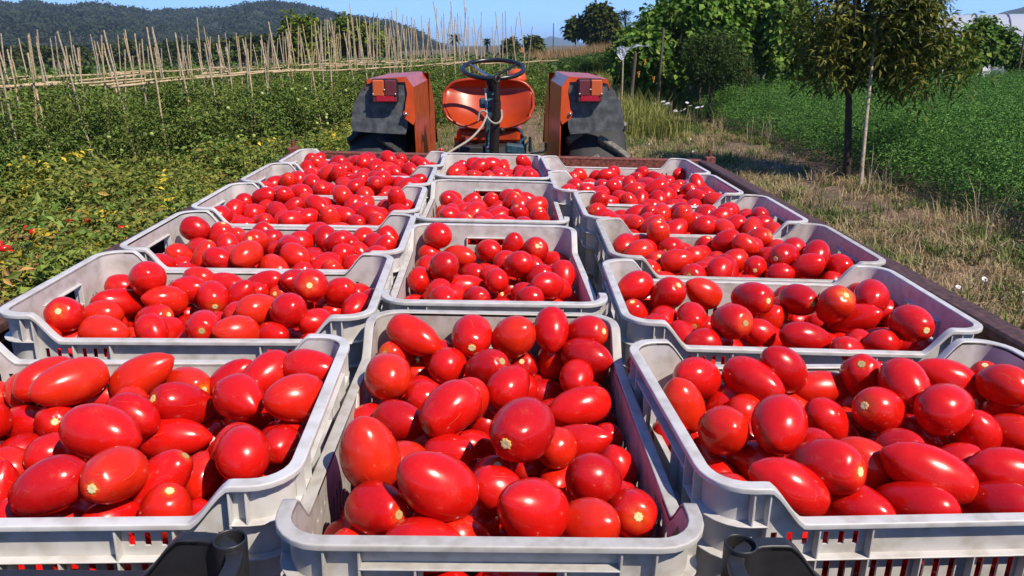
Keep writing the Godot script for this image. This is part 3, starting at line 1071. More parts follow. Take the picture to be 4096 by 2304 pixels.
	b.box(Vector3(0.002, 1.245, -0.066), Vector3(0.098, 0.052, 0.05), Basis.IDENTITY, 0.008)
	b.lathe([Vector2(0.034, 0.0), Vector2(0.032, 0.03), Vector2(0.018, 0.04), Vector2(0.018, 0.07)], 16, Transform3D(Basis.IDENTITY, Vector3(0.020, 1.29, -0.075)))
	b.box(Vector3(0.020, 1.005, -0.05), Vector3(0.080, 0.06, 0.08), Basis.IDENTITY, 0.008)
	part("steering_column", b.mesh(), M.blue, o)
	# lift link standing up behind the column
	b = MB.new()
	b.tube([Vector3(0.028, 0.90, 0.15), Vector3(0.034, 1.06, 0.155), Vector3(0.040, 1.18, 0.16), Vector3(0.046, 1.20, 0.16), Vector3(0.048, 1.27, 0.16)], [0.027, 0.026, 0.025, 0.023, 0.022], 12)
	b.tube([Vector3(0.048, 1.272, 0.16), Vector3(0.048, 1.275, 0.16), Vector3(0.050, 1.36, 0.16)], [0.024, 0.019, 0.014], 12)
	ring(b, 0.017, 0.0095, Transform3D(Basis(Vector3(0, 1, 0), 0.9) * Basis(Vector3.RIGHT, PI / 2), Vector3(0.050, 1.380, 0.16)), 24, 10)
	part("lift_link", b.mesh(), M.iron, o)
	# pan seat: a wide bowl open to the rear
	b = MB.new()
	var gu := 28
	var gv := 16
	var grid: Array = []
	for j in gv + 1:
		var row: Array = []
		var t := j / float(gv)
		for i in gu + 1:
			var u := -1.0 + 2.0 * i / gu
			var w := lerpf(0.238, 0.262, smoothstep(0.0, 0.45, t))
			var top := 0.275 - 0.022 * u * u - 0.060 * pow(absf(u), 8.0)
			var bot := 0.050 * pow(absf(u), 2.0) + 0.02 * pow(absf(u), 8.0)
			var y := lerpf(bot, top, t)
			var deep := (1.0 - pow(absf(u), 3.2)) * (1.0 - pow(absf(2.0 * t - 1.0), 4.0))
			row.append(Vector3(u * w, 1.085 + y, -0.33 - 0.11 * deep - 0.10 * t + 0.07 * (1.0 - t)))
		grid.append(row)
	var gn: Array = []
	for j in gv + 1:
		var row: Array = []
		for i in gu + 1:
			var du: Vector3 = grid[j][mini(i + 1, gu)] - grid[j][maxi(i - 1, 0)]
			var dv: Vector3 = grid[mini(j + 1, gv)][i] - grid[maxi(j - 1, 0)][i]
			row.append(du.cross(dv).normalized())
		gn.append(row)
	for j in gv:
		for i in gu:
			b.quad_n(grid[j][i], grid[j][i + 1], grid[j + 1][i + 1], grid[j + 1][i], gn[j][i], gn[j][i + 1], gn[j + 1][i + 1], gn[j + 1][i])
			var k := Vector3(0, -0.004, -0.008)
			b.quad_n(grid[j][i] + k, grid[j][i + 1] + k, grid[j + 1][i + 1] + k, grid[j + 1][i] + k, -gn[j][i], -gn[j][i + 1], -gn[j + 1][i + 1], -gn[j + 1][i])
	var seat := part("seat", b.mesh(), M.seat_orange, o)
	var edge: Array = []
	for i in gu + 1: edge.append(grid[gv][i])
	for j in range(gv - 1, -1, -1): edge.append(grid[j][gu])
	for i in range(gu - 1, -1, -1): edge.append(grid[0][i])
	for j in range(1, gv + 1): edge.append(grid[j][0])
	b = MB.new()
	b.tube(edge, [0.009], 8, false)
	part("rolled_edge", b.mesh(), M.seat_orange, seat)
	b = MB.new()
	b.box(Vector3(0.0, 1.045, -0.42), Vector3(0.37, 0.085, 0.28), Basis.IDENTITY, 0.02)
	part("seat_base", b.mesh(), M.seat_orange, o)
	b = MB.new()
	b.box(Vector3(0.0, 0.80, -0.40), Vector3(0.42, 0.40, 0.62), Basis.IDENTITY, 0.03)
	b.box(Vector3(-0.10, 0.99, -0.06), Vector3(0.14, 0.05, 0.10), Basis.IDENTITY, 0.008)
	b.tube([Vector3(-0.45, 0.62, -0.52), Vector3(0.45, 0.62, -0.52)], [0.07], 14)
	b.box(Vector3(0.0, 0.62, 0.12), Vector3(0.12, 0.10, 0.16), Basis.IDENTITY, 0.01)
	part("gearbox", b.mesh(), M.dark, o)
	b = MB.new()
	b.box(Vector3(0.145, 1.005, 0.0), Vector3(0.10, 0.05, 0.09), Basis(Vector3(0, 0, 1), -0.12), 0.008)
	b.tube([Vector3(0.20, 0.96, -0.02), Vector3(0.205, 1.02, -0.03), Vector3(0.235, 1.055, -0.035), Vector3(0.238, 0.98, -0.04)], [0.008], 8)
	b.tube([Vector3(0.17, 0.98, -0.05), Vector3(0.18, 1.04, -0.06), Vector3(0.21, 1.06, -0.065)], [0.009], 8)
	part("lever_bracket", b.mesh(), M.blue, o)
	b = MB.new()
	b.tube([Vector3(0.04, 1.10, 0.10), Vector3(0.066, 1.115, 0.12)], [0.007], 8)
	b.lathe([Vector2(0.0, -0.017), Vector2(0.012, -0.012), Vector2(0.017, 0.0), Vector2(0.012, 0.012), Vector2(0.0, 0.017)], 14, Transform3D(Basis.IDENTITY, Vector3(0.074, 1.118, 0.125)))
	b.tube([Vector3(-0.004, 1.02, 0.14), Vector3(-0.006, 1.09, 0.135), Vector3(0.004, 1.12, 0.12)], [0.005], 8)
	part("ball_lever", b.mesh(), M.iron, o)
	b = MB.new()
	b.lathe([Vector2(0.0, -0.013), Vector2(0.009, -0.009), Vector2(0.013, 0.0), Vector2(0.009, 0.009), Vector2(0.0, 0.013)], 14, Transform3D(Basis.IDENTITY, Vector3(0.004, 1.030, 0.14)))
	b.box(Vector3(-0.115, 1.03, -0.05), Vector3(0.02, 0.05, 0.02), Basis.IDENTITY, 0.004)
	part("chrome_knob", b.mesh(), M.chrome, o)
	b = MB.new()
	b.tube([Vector3(0.23, 1.07, 0.0), Vector3(0.226, 0.995, 0.0), Vector3(0.235, 0.98, 0.0), Vector3(0.30, 0.985, 0.0), Vector3(0.318, 0.995, 0.0), Vector3(0.320, 1.035, 0.0)], [0.006], 8)
	b.box(Vector3(0.320, 1.025, 0.0), Vector3(0.018, 0.032, 0.016), Basis.IDENTITY, 0.006)
	part("pedal", b.mesh(), M.black, o)
	# bonnet and front axle beyond the seat
	b = MB.new()
	b.box(Vector3(0.0, 0.80, -1.35), Vector3(0.46, 0.44, 1.1), Basis.IDENTITY, 0.05)
	part("bonnet", b.mesh(), M.orange_dull, o)
	for s in [-1.0, 1.0]:
		b = MB.new()
		b.lathe([Vector2(0.20, -0.09), Vector2(0.30, -0.10), Vector2(0.38, -0.08), Vector2(0.39, 0.0), Vector2(0.38, 0.08), Vector2(0.30, 0.10), Vector2(0.20, 0.09), Vector2(0.0, 0.03)], 28, Transform3D(Basis(Vector3(0, 0, 1), PI / 2), Vector3(0.52 * s, 0.39, -1.75)))
		part("front_tyre", b.mesh(), M.rubber, o)
	b = MB.new()
	b.tube([Vector3(-0.5, 0.39, -1.75), Vector3(0.5, 0.39, -1.75)], [0.04], 10)
	part("front_axle", b.mesh(), M.dark, o)
	b = MB.new()
	b.tube([Vector3(0.19, 1.0, -1.42), Vector3(0.19, 1.31, -1.42)], [0.032], 14)
	b.lathe([Vector2(0.0, 0.085), Vector2(0.035, 0.080), Vector2(0.060, 0.060), Vector2(0.072, 0.020), Vector2(0.076, 0.0), Vector2(0.060, 0.002), Vector2(0.0, 0.01)], 24, Transform3D(Basis.IDENTITY, Vector3(0.19, 1.305, -1.42)))
	part("air_intake", b.mesh(), M.orange, o)
	# cord tied round the column and the lift link
	b = MB.new()
	var off := Vector3(-0.045, 0, -4.35)
	var pts: Array = []
	for p in [Vector3(-0.012, 1.325, 0.0), Vector3(-0.010, 1.28, 0.05), Vector3(-0.004, 1.235, 0.11), Vector3(-0.006, 1.205, 0.17), Vector3(0.004, 1.185, 0.195), Vector3(0.022, 1.168, 0.205), Vector3(0.042, 1.160, 0.205), Vector3(0.062, 1.168, 0.20), Vector3(0.074, 1.19, 0.18), Vector3(0.072, 1.225, 0.15)]:
		pts.append(p + off)
	b.tube(smooth(pts, 4), [0.0055], 8)
	pts = []
	for p in [Vector3(-0.004, 1.20, 0.19), Vector3(-0.03, 1.15, 0.25), Vector3(-0.085, 1.10, 0.36), Vector3(-0.165, 1.065, 0.52), Vector3(-0.20, 1.05, 0.62), Vector3(-0.21, 1.03, 0.72)]:
		pts.append(p + off)
	b.tube(smooth(pts, 4), [0.0058], 8)
	pts = []
	for p in [Vector3(0.0, 1.21, 0.19), Vector3(-0.022, 1.225, 0.19), Vector3(-0.042, 1.212, 0.19), Vector3(-0.048, 1.185, 0.19), Vector3(-0.052, 1.172, 0.19)]:
		pts.append(p + off)
	b.tube(smooth(pts, 4), [0.0052], 8)
	single("cord", b.mesh(), M.rope, "off white cord knotted round the blue steering column and iron link", "cord")


func smooth(p: Array, k: int) -> Array:
	var out: Array = []
	for i in p.size() - 1:
		var a: Vector3 = p[maxi(i - 1, 0)]
		var b: Vector3 = p[i]
		var c: Vector3 = p[i + 1]
		var d: Vector3 = p[mini(i + 2, p.size() - 1)]
		for j in k:
			out.append(b.cubic_interpolate(c, a, d, j / float(k)))
	out.append(p[-1])
	return out


# ---------------------------------------------------------------- plants
func leaf_sprig(sd: int, leaves: int, height: float, spread: float, leaflet: float, pairs: int, c0: Color, c1: Color, wide := 0.55) -> ArrayMesh:
	# compound leaves leaving a short stem in all directions
	var r := RandomNumberGenerator.new()
	r.seed = sd
	var b := MB.new()
	for i in leaves:
		var a := r.randf() * TAU
		var y := height * r.randf_range(0.1, 1.0)
		var base := Vector3(cos(a), 0, sin(a)) * r.randf_range(0.0, spread * 0.35) + Vector3(0, y, 0)
		var d := Vector3(cos(a), r.randf_range(-0.1, 0.75), sin(a)).normalized()
		var ln := spread * r.randf_range(0.55, 1.0)
		for k in pairs + 1:
			var t := (k + 0.6) / (pairs + 0.6)
			var p := base + d * ln * t - Vector3(0, ln * t * t * 0.35, 0)
			var sd2 := d.cross(Vector3.UP).normalized()
			var sz := leaflet * r.randf_range(0.65, 1.15)
			b.col = c0.lerp(c1, r.randf())
			if k == pairs:
				b.blade(p, d + Vector3(r.randf_range(-0.4, 0.4), r.randf_range(-0.9, 0.3), r.randf_range(-0.4, 0.4)), Vector3.UP * 0.7 + Vector3(r.randfn(), r.randfn() * 0.4, r.randfn()) * 0.55, sz * 1.3, sz * wide * 1.2, sz * 0.12, sz * 0.3)
			else:
				for s in [-1.0, 1.0]:
					b.col = c0.lerp(c1, r.randf())
					b.blade(p, sd2 * s + d * 0.5 + Vector3(0, r.randf_range(-0.8, 0.4), 0), Vector3.UP * 0.7 + Vector3(r.randfn(), r.randfn() * 0.4, r.randfn()) * 0.55, sz, sz * wide, sz * 0.12, sz * 0.3)
	return b.mesh()


func leaf_clump(sd: int, count: int, radius: float, leaf: float, wide: float, c0: Color, c1: Color, droop := 0.3) -> ArrayMesh:
	# simple leaves spread through a ball, turned mostly outwards and down
	var r := RandomNumberGenerator.new()
	r.seed = sd
	var b := MB.new()
	for i in count:
		var d := Vector3(r.randfn(), r.randfn(), r.randfn()).normalized()
		var p := d * radius * pow(r.randf(), 0.5)
		b.col = c0.lerp(c1, r.randf())
		var sz := leaf * r.randf_range(0.7, 1.2)
		b.blade(p, d + Vector3(r.randfn() * 0.4, r.randfn() * 0.3 - droop, r.randfn() * 0.4), Vector3.UP + Vector3(r.randfn(), 0, r.randfn()) * 0.5, sz, sz * wide, sz * 0.1, sz * droop)
	return b.mesh()


func grass_tuft(sd: int, blades: int, h: float, spread: float, w: float, c0: Color, c1: Color, lean := 0.5) -> ArrayMesh:
	var r := RandomNumberGenerator.new()
	r.seed = sd
	var b := MB.new()
	for i in blades:
		var a := r.randf() * TAU
		var base := Vector3(cos(a), 0, sin(a)) * spread * r.randf()
		var a2 := r.randf() * TAU
		var out := Vector3(cos(a2), 0, sin(a2))
		var hh := h * r.randf_range(0.45, 1.0)
		var l := lean * r.randf_range(0.2, 1.2)
		var sd2 := Vector3(-out.z, 0, out.x) * w * r.randf_range(0.6, 1.2)
		b.col = c0.lerp(c1, r.randf())
		var m := base + Vector3(0, hh * 0.6, 0) + out * hh * l * 0.3
		var t := base + Vector3(0, hh * (1.0 - 0.25 * l), 0) + out * hh * l
		b.flat(base - sd2, base + sd2, m + sd2 * 0.7, out)
		b.flat(base - sd2, m + sd2 * 0.7, m - sd2 * 0.7, out)
		b.flat(m - sd2 * 0.7, m + sd2 * 0.7, t, out)
	return b.mesh()


func upright(x: float, f: float, sc := 1.0, dy := 0.0, tilt := 0.25) -> Transform3D:
	var bas := Basis(Vector3(rr(-1, 1), 0, rr(-1, 1)).normalized(), rr(-tilt, tilt)) * Basis(Vector3.UP, rng.randf() * TAU)
	return Transform3D(bas.scaled(Vector3.ONE * sc), Vector3(x, ground_y(x, f) + dy, -f))


func in_view(x: float, f: float, margin := 1.2) -> bool:
	return f > 0.3 and absf(x) < 0.72 * f + margin


const ROW_A := Vector2(-5.2, 8.0)
const ROW_D := Vector2(0.451, 0.892)
const ROW_N := Vector2(-0.892, 0.451)


func build_left_field() -> void:
	var g0 := Color(0.075, 0.120, 0.024)
	var g1 := Color(0.225, 0.265, 0.060)
	var sprigs: Array = []
	for k in 4:
		sprigs.append(leaf_sprig(100 + k, 11, 0.25, 0.24, 0.044, 3, g0, g1, 0.5))
	var dry_sprigs: Array = []
	for k in 2:
		dry_sprigs.append(leaf_sprig(120 + k, 7, 0.12, 0.22, 0.055, 2, Color(0.20, 0.13, 0.05), Color(0.36, 0.27, 0.09), 0.4))
	var weed := leaf_sprig(130, 12, 0.20, 0.16, 0.042, 1, Color(0.07, 0.13, 0.03), Color(0.14, 0.21, 0.055), 0.8)
	# low sprawling vines between the trailer and the staked rows
	var xf := [[], [], [], [], [], [], []]
	var cl := [[], [], [], [], [], [], []]
	for i in 25000:
		var x := rr(-11.0, -1.02)
		var f := rr(0.8, 15.0)
		if not in_view(x, f, 2.2):
			continue
		var s := (Vector2(x, f) - ROW_A).dot(ROW_N)
		if s > -0.25:
			continue
		if x > -1.9 + 0.15 * sin(f * 2.0) and f > 5.5 and rng.randf() < 0.75:
			continue
		var p := patch_noise.get_noise_2d(x * 10.0, f * 10.0)
		var near := 1.0 - smoothstep(3.0, 7.0, f)
		var withered := rng.randf() < 0.06 + 0.17 * near
		if not withered and rng.randf() > 0.13 + 0.62 * p + 0.10 * (1.0 - near):
			continue
		var d := rng.randf()
		var dryness := clampf(0.22 + 0.26 * near - 0.8 * p, 0.05, 0.7)
		var k := rng.randi_range(0, 3)
		if withered or d < dryness: k = 4 + rng.randi_range(0, 1)
		elif d < dryness + 0.16: k = 6
		xf[k].append(upright(x, f, rr(0.7, 1.25) * (1.0 + 0.55 * p - 0.12 * near), rr(0.0, 0.14) * (0.4 + maxf(0.0, p) * 2.4), 0.6))
		var t := rr(0.75, 1.25)
		if k < 4 and rng.randf() < 0.05 + 0.14 * near:
			cl[k].append(Color(3.2, 1.9, 0.9) * t)
		else:
			cl[k].append(Color(t * rr(0.85, 1.3), t, t * rr(0.8, 1.1)))
	for k in 4:
		scatter("tomato_vines", sprigs[k], M.leaf, xf[k], cl[k], self, "low sprawling tomato vines beside the trailer")
	for k in 2:
		scatter("withered_vines", dry_sprigs[k], M.leaf, xf[4 + k], cl[4 + k], self, "withered yellow brown tomato leaves among the low vines")
	scatter("weeds", weed, M.leaf, xf[6], cl[6], self, "bright green weeds among the low tomato vines")
	# staked rows
	var cane_long: Array = []
	for k in 3:
		var b := MB.new()
		var pts: Array = []
		var rad: Array = []
		for j in 9:
			pts.append(Vector3(sin(j * 1.3 + k) * 0.006, j * 0.125, cos(j * 0.9 + k) * 0.006))
			rad.append((0.0150 - 0.0060 * j / 8.0) * (1.08 if j % 2 else 1.0))
		b.tube(pts, rad, 6)
		cane_long.append(b.mesh())
	var n_side := ["nearest", "second", "third", "fourth", "rearmost"]
	var hx := [[], [], [], []]
	var hc := [[], [], [], []]
	for rw in 5:
		var start := 0.9 * rw - 1.6
		var t := start
		var k := 0
		while t < 13.5 + rw * 0.6:
			for s in [-1.0, 1.0]:
				if rng.randf() < 0.12:
					continue
				var pt := ROW_A + ROW_D * (t + rr(-0.14, 0.14)) + ROW_N * (1.35 * rw)
				var foot: Vector2 = pt + ROW_N * s * rr(0.08, 0.24)
				var head: Vector2 = pt + ROW_N * rr(-0.15, 0.15) + ROW_D * rr(-0.11, 0.11)
				var gy := ground_y(foot.x, foot.y)
				var hgt := rr(1.42, 1.85) + (0.2 if rng.randf() < 0.12 else 0.0) + 0.45 * smoothstep(5.0, 12.0, t - start)
				var a := Vector3(foot.x, gy - 0.05, -foot.y)
				var e := Vector3(head.x, gy + hgt, -head.y)
				if not in_view(foot.x, foot.y, 0.6):
					continue
				var y := (e - a).normalized()
				var x := y.cross(Vector3(0, 0, 1)).normalized()
				var bas := Basis(x, y * (e - a).length(), x.cross(y))
				var m0: Material = M.cane if rng.randf() < 0.62 else M.cane_old
				var half: String = "start" if t - start < 4.5 else "middle" if t - start < 9.0 else "far end"
				single("bamboo_cane", cane_long[rng.randi_range(0, 2)], m0, "%s %s cane %s, %s of %s staked row" % ["very tall" if hgt > 2.1 else "tall" if hgt > 1.75 else "shorter", "straw" if m0 == M.cane else "greyish", "leaning trailerward" if s < 0 else "leaning hillward", half, n_side[rw]], "bamboo cane", Transform3D(bas, a), "bamboo canes staking the tomato rows")
			t += rr(0.43, 0.55)
			k += 1
		# ridge poles tied along the crossings
		t = start - 0.6
		k = 0
		while t < 13.0:
			var ln := rr(2.2, 3.2)
			var p0 := ROW_A + ROW_D * t + ROW_N * (1.35 * rw + rr(-0.05, 0.05))
			var p1 := ROW_A + ROW_D * (t + ln) + ROW_N * (1.35 * rw + rr(-0.05, 0.05))
			var a := Vector3(p0.x, ground_y(p0.x, p0.y) + 1.16 + rr(-0.05, 0.05), -p0.y)
			var e := Vector3(p1.x, ground_y(p1.x, p1.y) + 1.18 + rr(-0.05, 0.05), -p1.y)
			if in_view(p1.x, p1.y, 0.6):
				var y := (e - a).normalized()
				var x := y.cross(Vector3(0, 0, 1)).normalized()
				single("ridge_pole", cane_long[rng.randi_range(0, 2)], M.cane, "level bamboo ridge pole, %s from the left along the %s staked tomato row" % [NTH[mini(k, 14)], n_side[rw]], "bamboo cane", Transform3D(Basis(x * 1.15, y * (e - a).length(), x.cross(y) * 1.15), a), "level bamboo poles along the tomato rows")
			t += ln - rr(0.4, 0.7)
			k += 1
		# foliage of the row
		for i in 2300:
			var q := rr(start - 3.0, 14.0)
			var w := rng.randfn() * 0.27
			var pt := ROW_A + ROW_D * q + ROW_N * (1.35 * rw + w)
			if not in_view(pt.x, pt.y, 2.2):
				continue
			var top := 1.09 - absf(w) * 0.7 + 0.28 * patch_noise.get_noise_2d(pt.x * 30.0, pt.y * 30.0) + 0.18 * patch_noise.get_noise_2d(pt.x * 90.0, pt.y * 90.0)
			var yy := top * pow(rng.randf(), 0.55) - 0.14
			k = rng.randi_range(0, 3)
			hx[k].append(upright(pt.x, pt.y, rr(0.8, 1.2), maxf(0.0, yy), 0.7))
			var tt := rr(0.65, 1.05)
			hc[k].append(Color(tt * rr(0.8, 1.05), tt, tt))
	for k in 4:
		scatter("staked_tomato_foliage", sprigs[k], M.leaf, hx[k], hc[k], self, "dark green tomato foliage climbing the bamboo staked rows")
	# fruit seen among the leaves
	var red := 0
	for i in 120:
		var x := rr(-4.2, -1.25)
		var f := rr(2.0, 6.2)
		if i <= 106 and patch_noise.get_noise_2d(x * 10.0, f * 10.0) > 0.16:
			continue
		if i > 106:
			x = rr(-1.6, -0.7)
			f = rr(7.5, 11.0)
		if not in_view(x, f, -0.1):
			continue
		var n := 1 if rng.randf() < 0.6 else 2
		for q in n:
			var px := x + rr(-0.07, 0.07)
			var pf := f + rr(-0.07, 0.07)
			var o := thing("fallen_tomato", "ripe tomato left on the ground among the sprawling vines", "tomato", Transform3D(tomato_basis(Vector3(rr(-1, 1), rr(-0.4, 0.4), rr(-1, 1)), 0.033, 0.025, rng.randf()), Vector3(px, ground_y(px, pf) + rr(0.16, 0.34), -pf)), "tomatoes left in the field")
			part("fruit", tom_meshes[rng.randi_range(0, 7)], M.toms[[0, 2, 3, 3][rng.randi_range(0, 3)]], o)
			red += 1
	for i in 42:
		var q := rr(-0.5, 13.0)
		var pt := ROW_A + ROW_D * q - ROW_N * rr(0.28, 0.5)
		if not in_view(pt.x, pt.y, 0.0):
			continue
		var o := thing("green_tomato", "pale green unripe tomato hanging on the nearest staked row", "tomato", Transform3D(tomato_basis(Vector3(rr(-0.3, 0.3), 1, rr(-0.3, 0.3)), 0.028, 0.025, 0.0), Vector3(pt.x, ground_y(pt.x, pt.y) + rr(0.3, 0.95), -pt.y)), "unripe tomatoes on the staked rows")
		part("fruit", unripe_mesh, M.unripe, o)


var unripe_mesh: ArrayMesh


func tree(called: String, label: String, x: float, f: float, trunk_h: float, trunk_r: float, ctr: Vector3, rad: Vector3, count: int, clump: ArrayMesh, m: Material, size: float, bark: Material, tint := Color.WHITE, group := "", lean := Vector3.ZERO, hollow := 0.0) -> Node3D:
	# ctr and rad: centre (above the foot) and half axes of the crown
	rng.seed = int(absf(x) * 1000.0 + f * 77.0)
	var o := thing(called, label, "vine" if called.contains("vine") else "tree", Transform3D(Basis.IDENTITY, Vector3(x, ground_y(x, f) - 0.03, -f)), group)
	var b := MB.new()
	var top := Vector3(lean.x, trunk_h, lean.z)
	b.tube([Vector3.ZERO, top * 0.5 + Vector3(rr(-1, 1), 0, rr(-1, 1)) * trunk_r * 0.5, top], [trunk_r * 1.15, trunk_r, trunk_r * 0.85], 10)
	for i in 7:
		var d := Vector3(rr(-1, 1), rr(0.1, 1.0), rr(-1, 1)).normalized()
		var e := ctr + Vector3(d.x * rad.x, d.y * rad.y, d.z * rad.z) * 0.75
		var mid := top.lerp(e, 0.5) + Vector3(0, rad.y * 0.12, 0)
		b.tube([top - Vector3(0, trunk_h * 0.06 * i / 7.0, 0), mid, e], [trunk_r * 0.55, trunk_r * 0.35, trunk_r * 0.12], 6)
	part("trunk", b.mesh(), bark, o)
	var xfs: Array = []
	var cols: Array = []
	var lob: Array = []
	var lobes := 18 if called == "peach_tree" else 9
	for i in lobes:
		var d := Vector3(rr(-1, 1), rr(-0.8, 1), rr(-1, 1)).normalized()
		lob.append([ctr + Vector3(d.x * rad.x, d.y * rad.y, d.z * rad.z) * rr(0.35, 0.72), rr(0.32, 0.55)])
	for i in count:
		var l: Array = lob[i % lobes]
		var d := Vector3(rng.randfn(), rng.randfn(), rng.randfn()).normalized() * pow(rng.randf(), 0.45)
		var p: Vector3 = l[0] + Vector3(d.x * rad.x, d.y * rad.y, d.z * rad.z) * l[1]
		var bas := Basis(Vector3.UP, rng.randf() * TAU) * Basis(Vector3.RIGHT, rr(-0.4, 0.4))
		xfs.append(Transform3D(bas.scaled(Vector3.ONE * size * rr(0.7, 1.25)), p))
		var t := rr(0.7, 1.25)
		cols.append(Color(tint.r * t * rr(0.9, 1.15), tint.g * t, tint.b * t))
	scatter("crown", clump, m, xfs, cols, o)
	return o


func build_right_side() -> void:
	rng.seed = 501
	# alfalfa: an upright dense crop
	var al: Array = []
	for k in 3:
		al.append(leaf_sprig(200 + k, 26, 0.36, 0.15, 0.030, 1, Color(0.044, 0.118, 0.024), Color(0.120, 0.235, 0.052), 0.5))
	var xf := [[], [], []]
	var cl := [[], [], []]
	for i in 30000:
		var f := 4.2 + 18.5 * pow(rng.randf(), 1.5)
		var x := rr(2.6, 17.0)
		var edge := 4.42 + 0.07 * sin(f * 3.0) + 0.10 * sin(f * 1.1) + 0.06 * patch_noise.get_noise_2d(f * 60.0, 5.0)
		if x < edge or not in_view(x, f, 0.9):
			continue
		if x > edge + 0.8 and f < 9.0 and rng.randf() < 0.25:
			continue
		var k := rng.randi_range(0, 2)
		var rise := smoothstep(0.0, 0.7, x - edge)
		var dy := rr(0.06, 0.50) * rise if rng.randf() < 0.8 else rr(0.0, 0.2) * rise
		if x - edge < 0.4: dy = rr(0.0, 0.32) * (0.4 + rise)
		xf[k].append(upright(x, f, rr(0.75, 1.15), dy, 0.25))
		var t := rr(0.8, 1.2) * (1.0 + 0.25 * patch_noise.get_noise_2d(x * 20.0, f * 20.0))
		cl[k].append(Color(t, t, t))
	for k in 3:
		scatter("alfalfa", al[k], M.alfalfa, xf[k], cl[k], self, "dense dark green alfalfa crop right of the grassy strip")
	# dry and green grass on the strip
	var dry := grass_tuft(300, 22, 0.16, 0.11, 0.0035, Color(0.30, 0.22, 0.11), Color(0.50, 0.40, 0.23), 0.9)
	var dry_low := grass_tuft(301, 18, 0.09, 0.13, 0.004, Color(0.30, 0.21, 0.12), Color(0.46, 0.35, 0.20), 1.4)
	var green := grass_tuft(302, 20, 0.13, 0.10, 0.0045, Color(0.07, 0.115, 0.025), Color(0.16, 0.20, 0.06), 0.8)
	var tall := grass_tuft(303, 9, 0.55, 0.07, 0.003, Color(0.40, 0.31, 0.17), Color(0.56, 0.46, 0.28), 0.5)
	xf = [[], [], [], []]
	for i in 11500:
		var x := rr(0.98, 4.55)
		var f := 1.2 + 19.0 * pow(rng.randf(), 1.4)
		if not in_view(x, f, 0.6):
			continue
		var p := patch_noise.get_noise_2d(x * 14.0, f * 14.0)
		if rng.randf() > 0.62 + 0.6 * absf(p):
			continue
		if bare(x, f) < -0.06 and rng.randf() < 0.8:
			continue
		var k := 1 if rng.randf() < 0.6 else 0
		if p > 0.12 and rng.randf() < 0.75: k = 2
		elif rng.randf() < 0.24: k = 2
		if x > 3.9 and rng.randf() < 0.045: k = 3
		xf[k].append(upright(x, f, rr(0.7, 1.3), -0.005, 0.3))
	for i in 2600:   # along the track ahead of the tractor and beside the vines
		var x := rr(-1.3, 3.4)
		var f := rr(5.6, 17.0)
		var track := absf(x - 0.62 - 0.02 * f) < 0.55
		if track and rng.randf() < 0.8: continue
		xf[2 if rng.randf() < 0.55 else 0].append(upright(x, f, rr(0.6, 1.2), 0.0, 0.3))
	var lab := ["dry straw coloured grass on the strip beside the trailer", "trampled short dry grass on the strip", "short green grass patches on the strip", "tall bleached grass stalks along the alfalfa edge"]
	var ms := [dry, dry_low, green, tall]
	for k in 4:
		scatter(["dry_grass", "trampled_grass", "green_grass", "tall_grass"][k], ms[k], M.grass, xf[k], [], self, lab[k])
	# yellow green tall grass and brown weeds ahead
	var yg := grass_tuft(304, 26, 0.75, 0.25, 0.006, Color(0.14, 0.16, 0.035), Color(0.30, 0.30, 0.085), 0.5)
	var brown := grass_tuft(305, 26, 0.62, 0.25, 0.006, Color(0.17, 0.12, 0.07), Color(0.30, 0.23, 0.14), 0.6)
	xf = [[], []]
	for i in 2600:
		var f := rr(13.0, 29.0)
		var x := rr(0.9, 5.2)
		if x < 0.9 + 0.02 * f + rr(0.0, 0.4): continue
		if x > 3.0 and f < 19.0: continue
		xf[1 if x < 1.75 and rng.randf() < 0.8 else 0].append(upright(x, f, rr(0.7, 1.2)))
	scatter("meadow_grass", yg, M.grass, xf[0], [], self, "yellow green tall meadow grass beyond the tractor")
	scatter("brown_weeds", brown, M.grass, xf[1], [], self, "dead grey brown weeds beside the track")
	# bindweed flowers and umbels
	var fb := MB.new()
	fb.lathe([Vector2(0.002, 0.0), Vector2(0.006, 0.012), Vector2(0.015, 0.022), Vector2(0.028, 0.026), Vector2(0.030, 0.024)], 12)
	var flower := fb.mesh()
	for p in [Vector2(3.24, 4.95), Vector2(2.95, 4.75), Vector2(3.30, 4.62), Vector2(3.40, 4.72), Vector2(2.35, 9.6), Vector2(2.7, 10.3), Vector2(2.0, 8.6), Vector2(2.9, 11.6), Vector2(2.4, 12.4), Vector2(3.2, 13.0), Vector2(1.75, 6.9), Vector2(2.55, 6.3)]:
		single("bindweed_flower", flower, M.white_petal, "small pale bindweed blossom open on the dry grass strip", "flower", Transform3D(Basis(Vector3.RIGHT, rr(0.3, 0.8)).scaled(Vector3.ONE * rr(0.55, 0.8)), Vector3(p.x, ground_y(p.x, p.y) + 0.05, -p.y)), "bindweed flowers on the strip")
	var ub := MB.new()
	for i in 26:
		var a := i * 2.4
		var q := 0.011 * sqrt(float(i))
		ub.lathe([Vector2(0.0, 0.008), Vector2(0.008, 0.006), Vector2(0.011, 0.0)], 6, Transform3D(Basis.IDENTITY, Vector3(cos(a) * q, -q * q * 2.0, sin(a) * q)))
	var umb := ub.mesh()
	var stalk := MB.new()
	stalk.tube([Vector3.ZERO, Vector3(0.02, 0.3, 0.0), Vector3(0.0, 0.6, 0.01)], [0.004], 5)
	var stm := stalk.mesh()
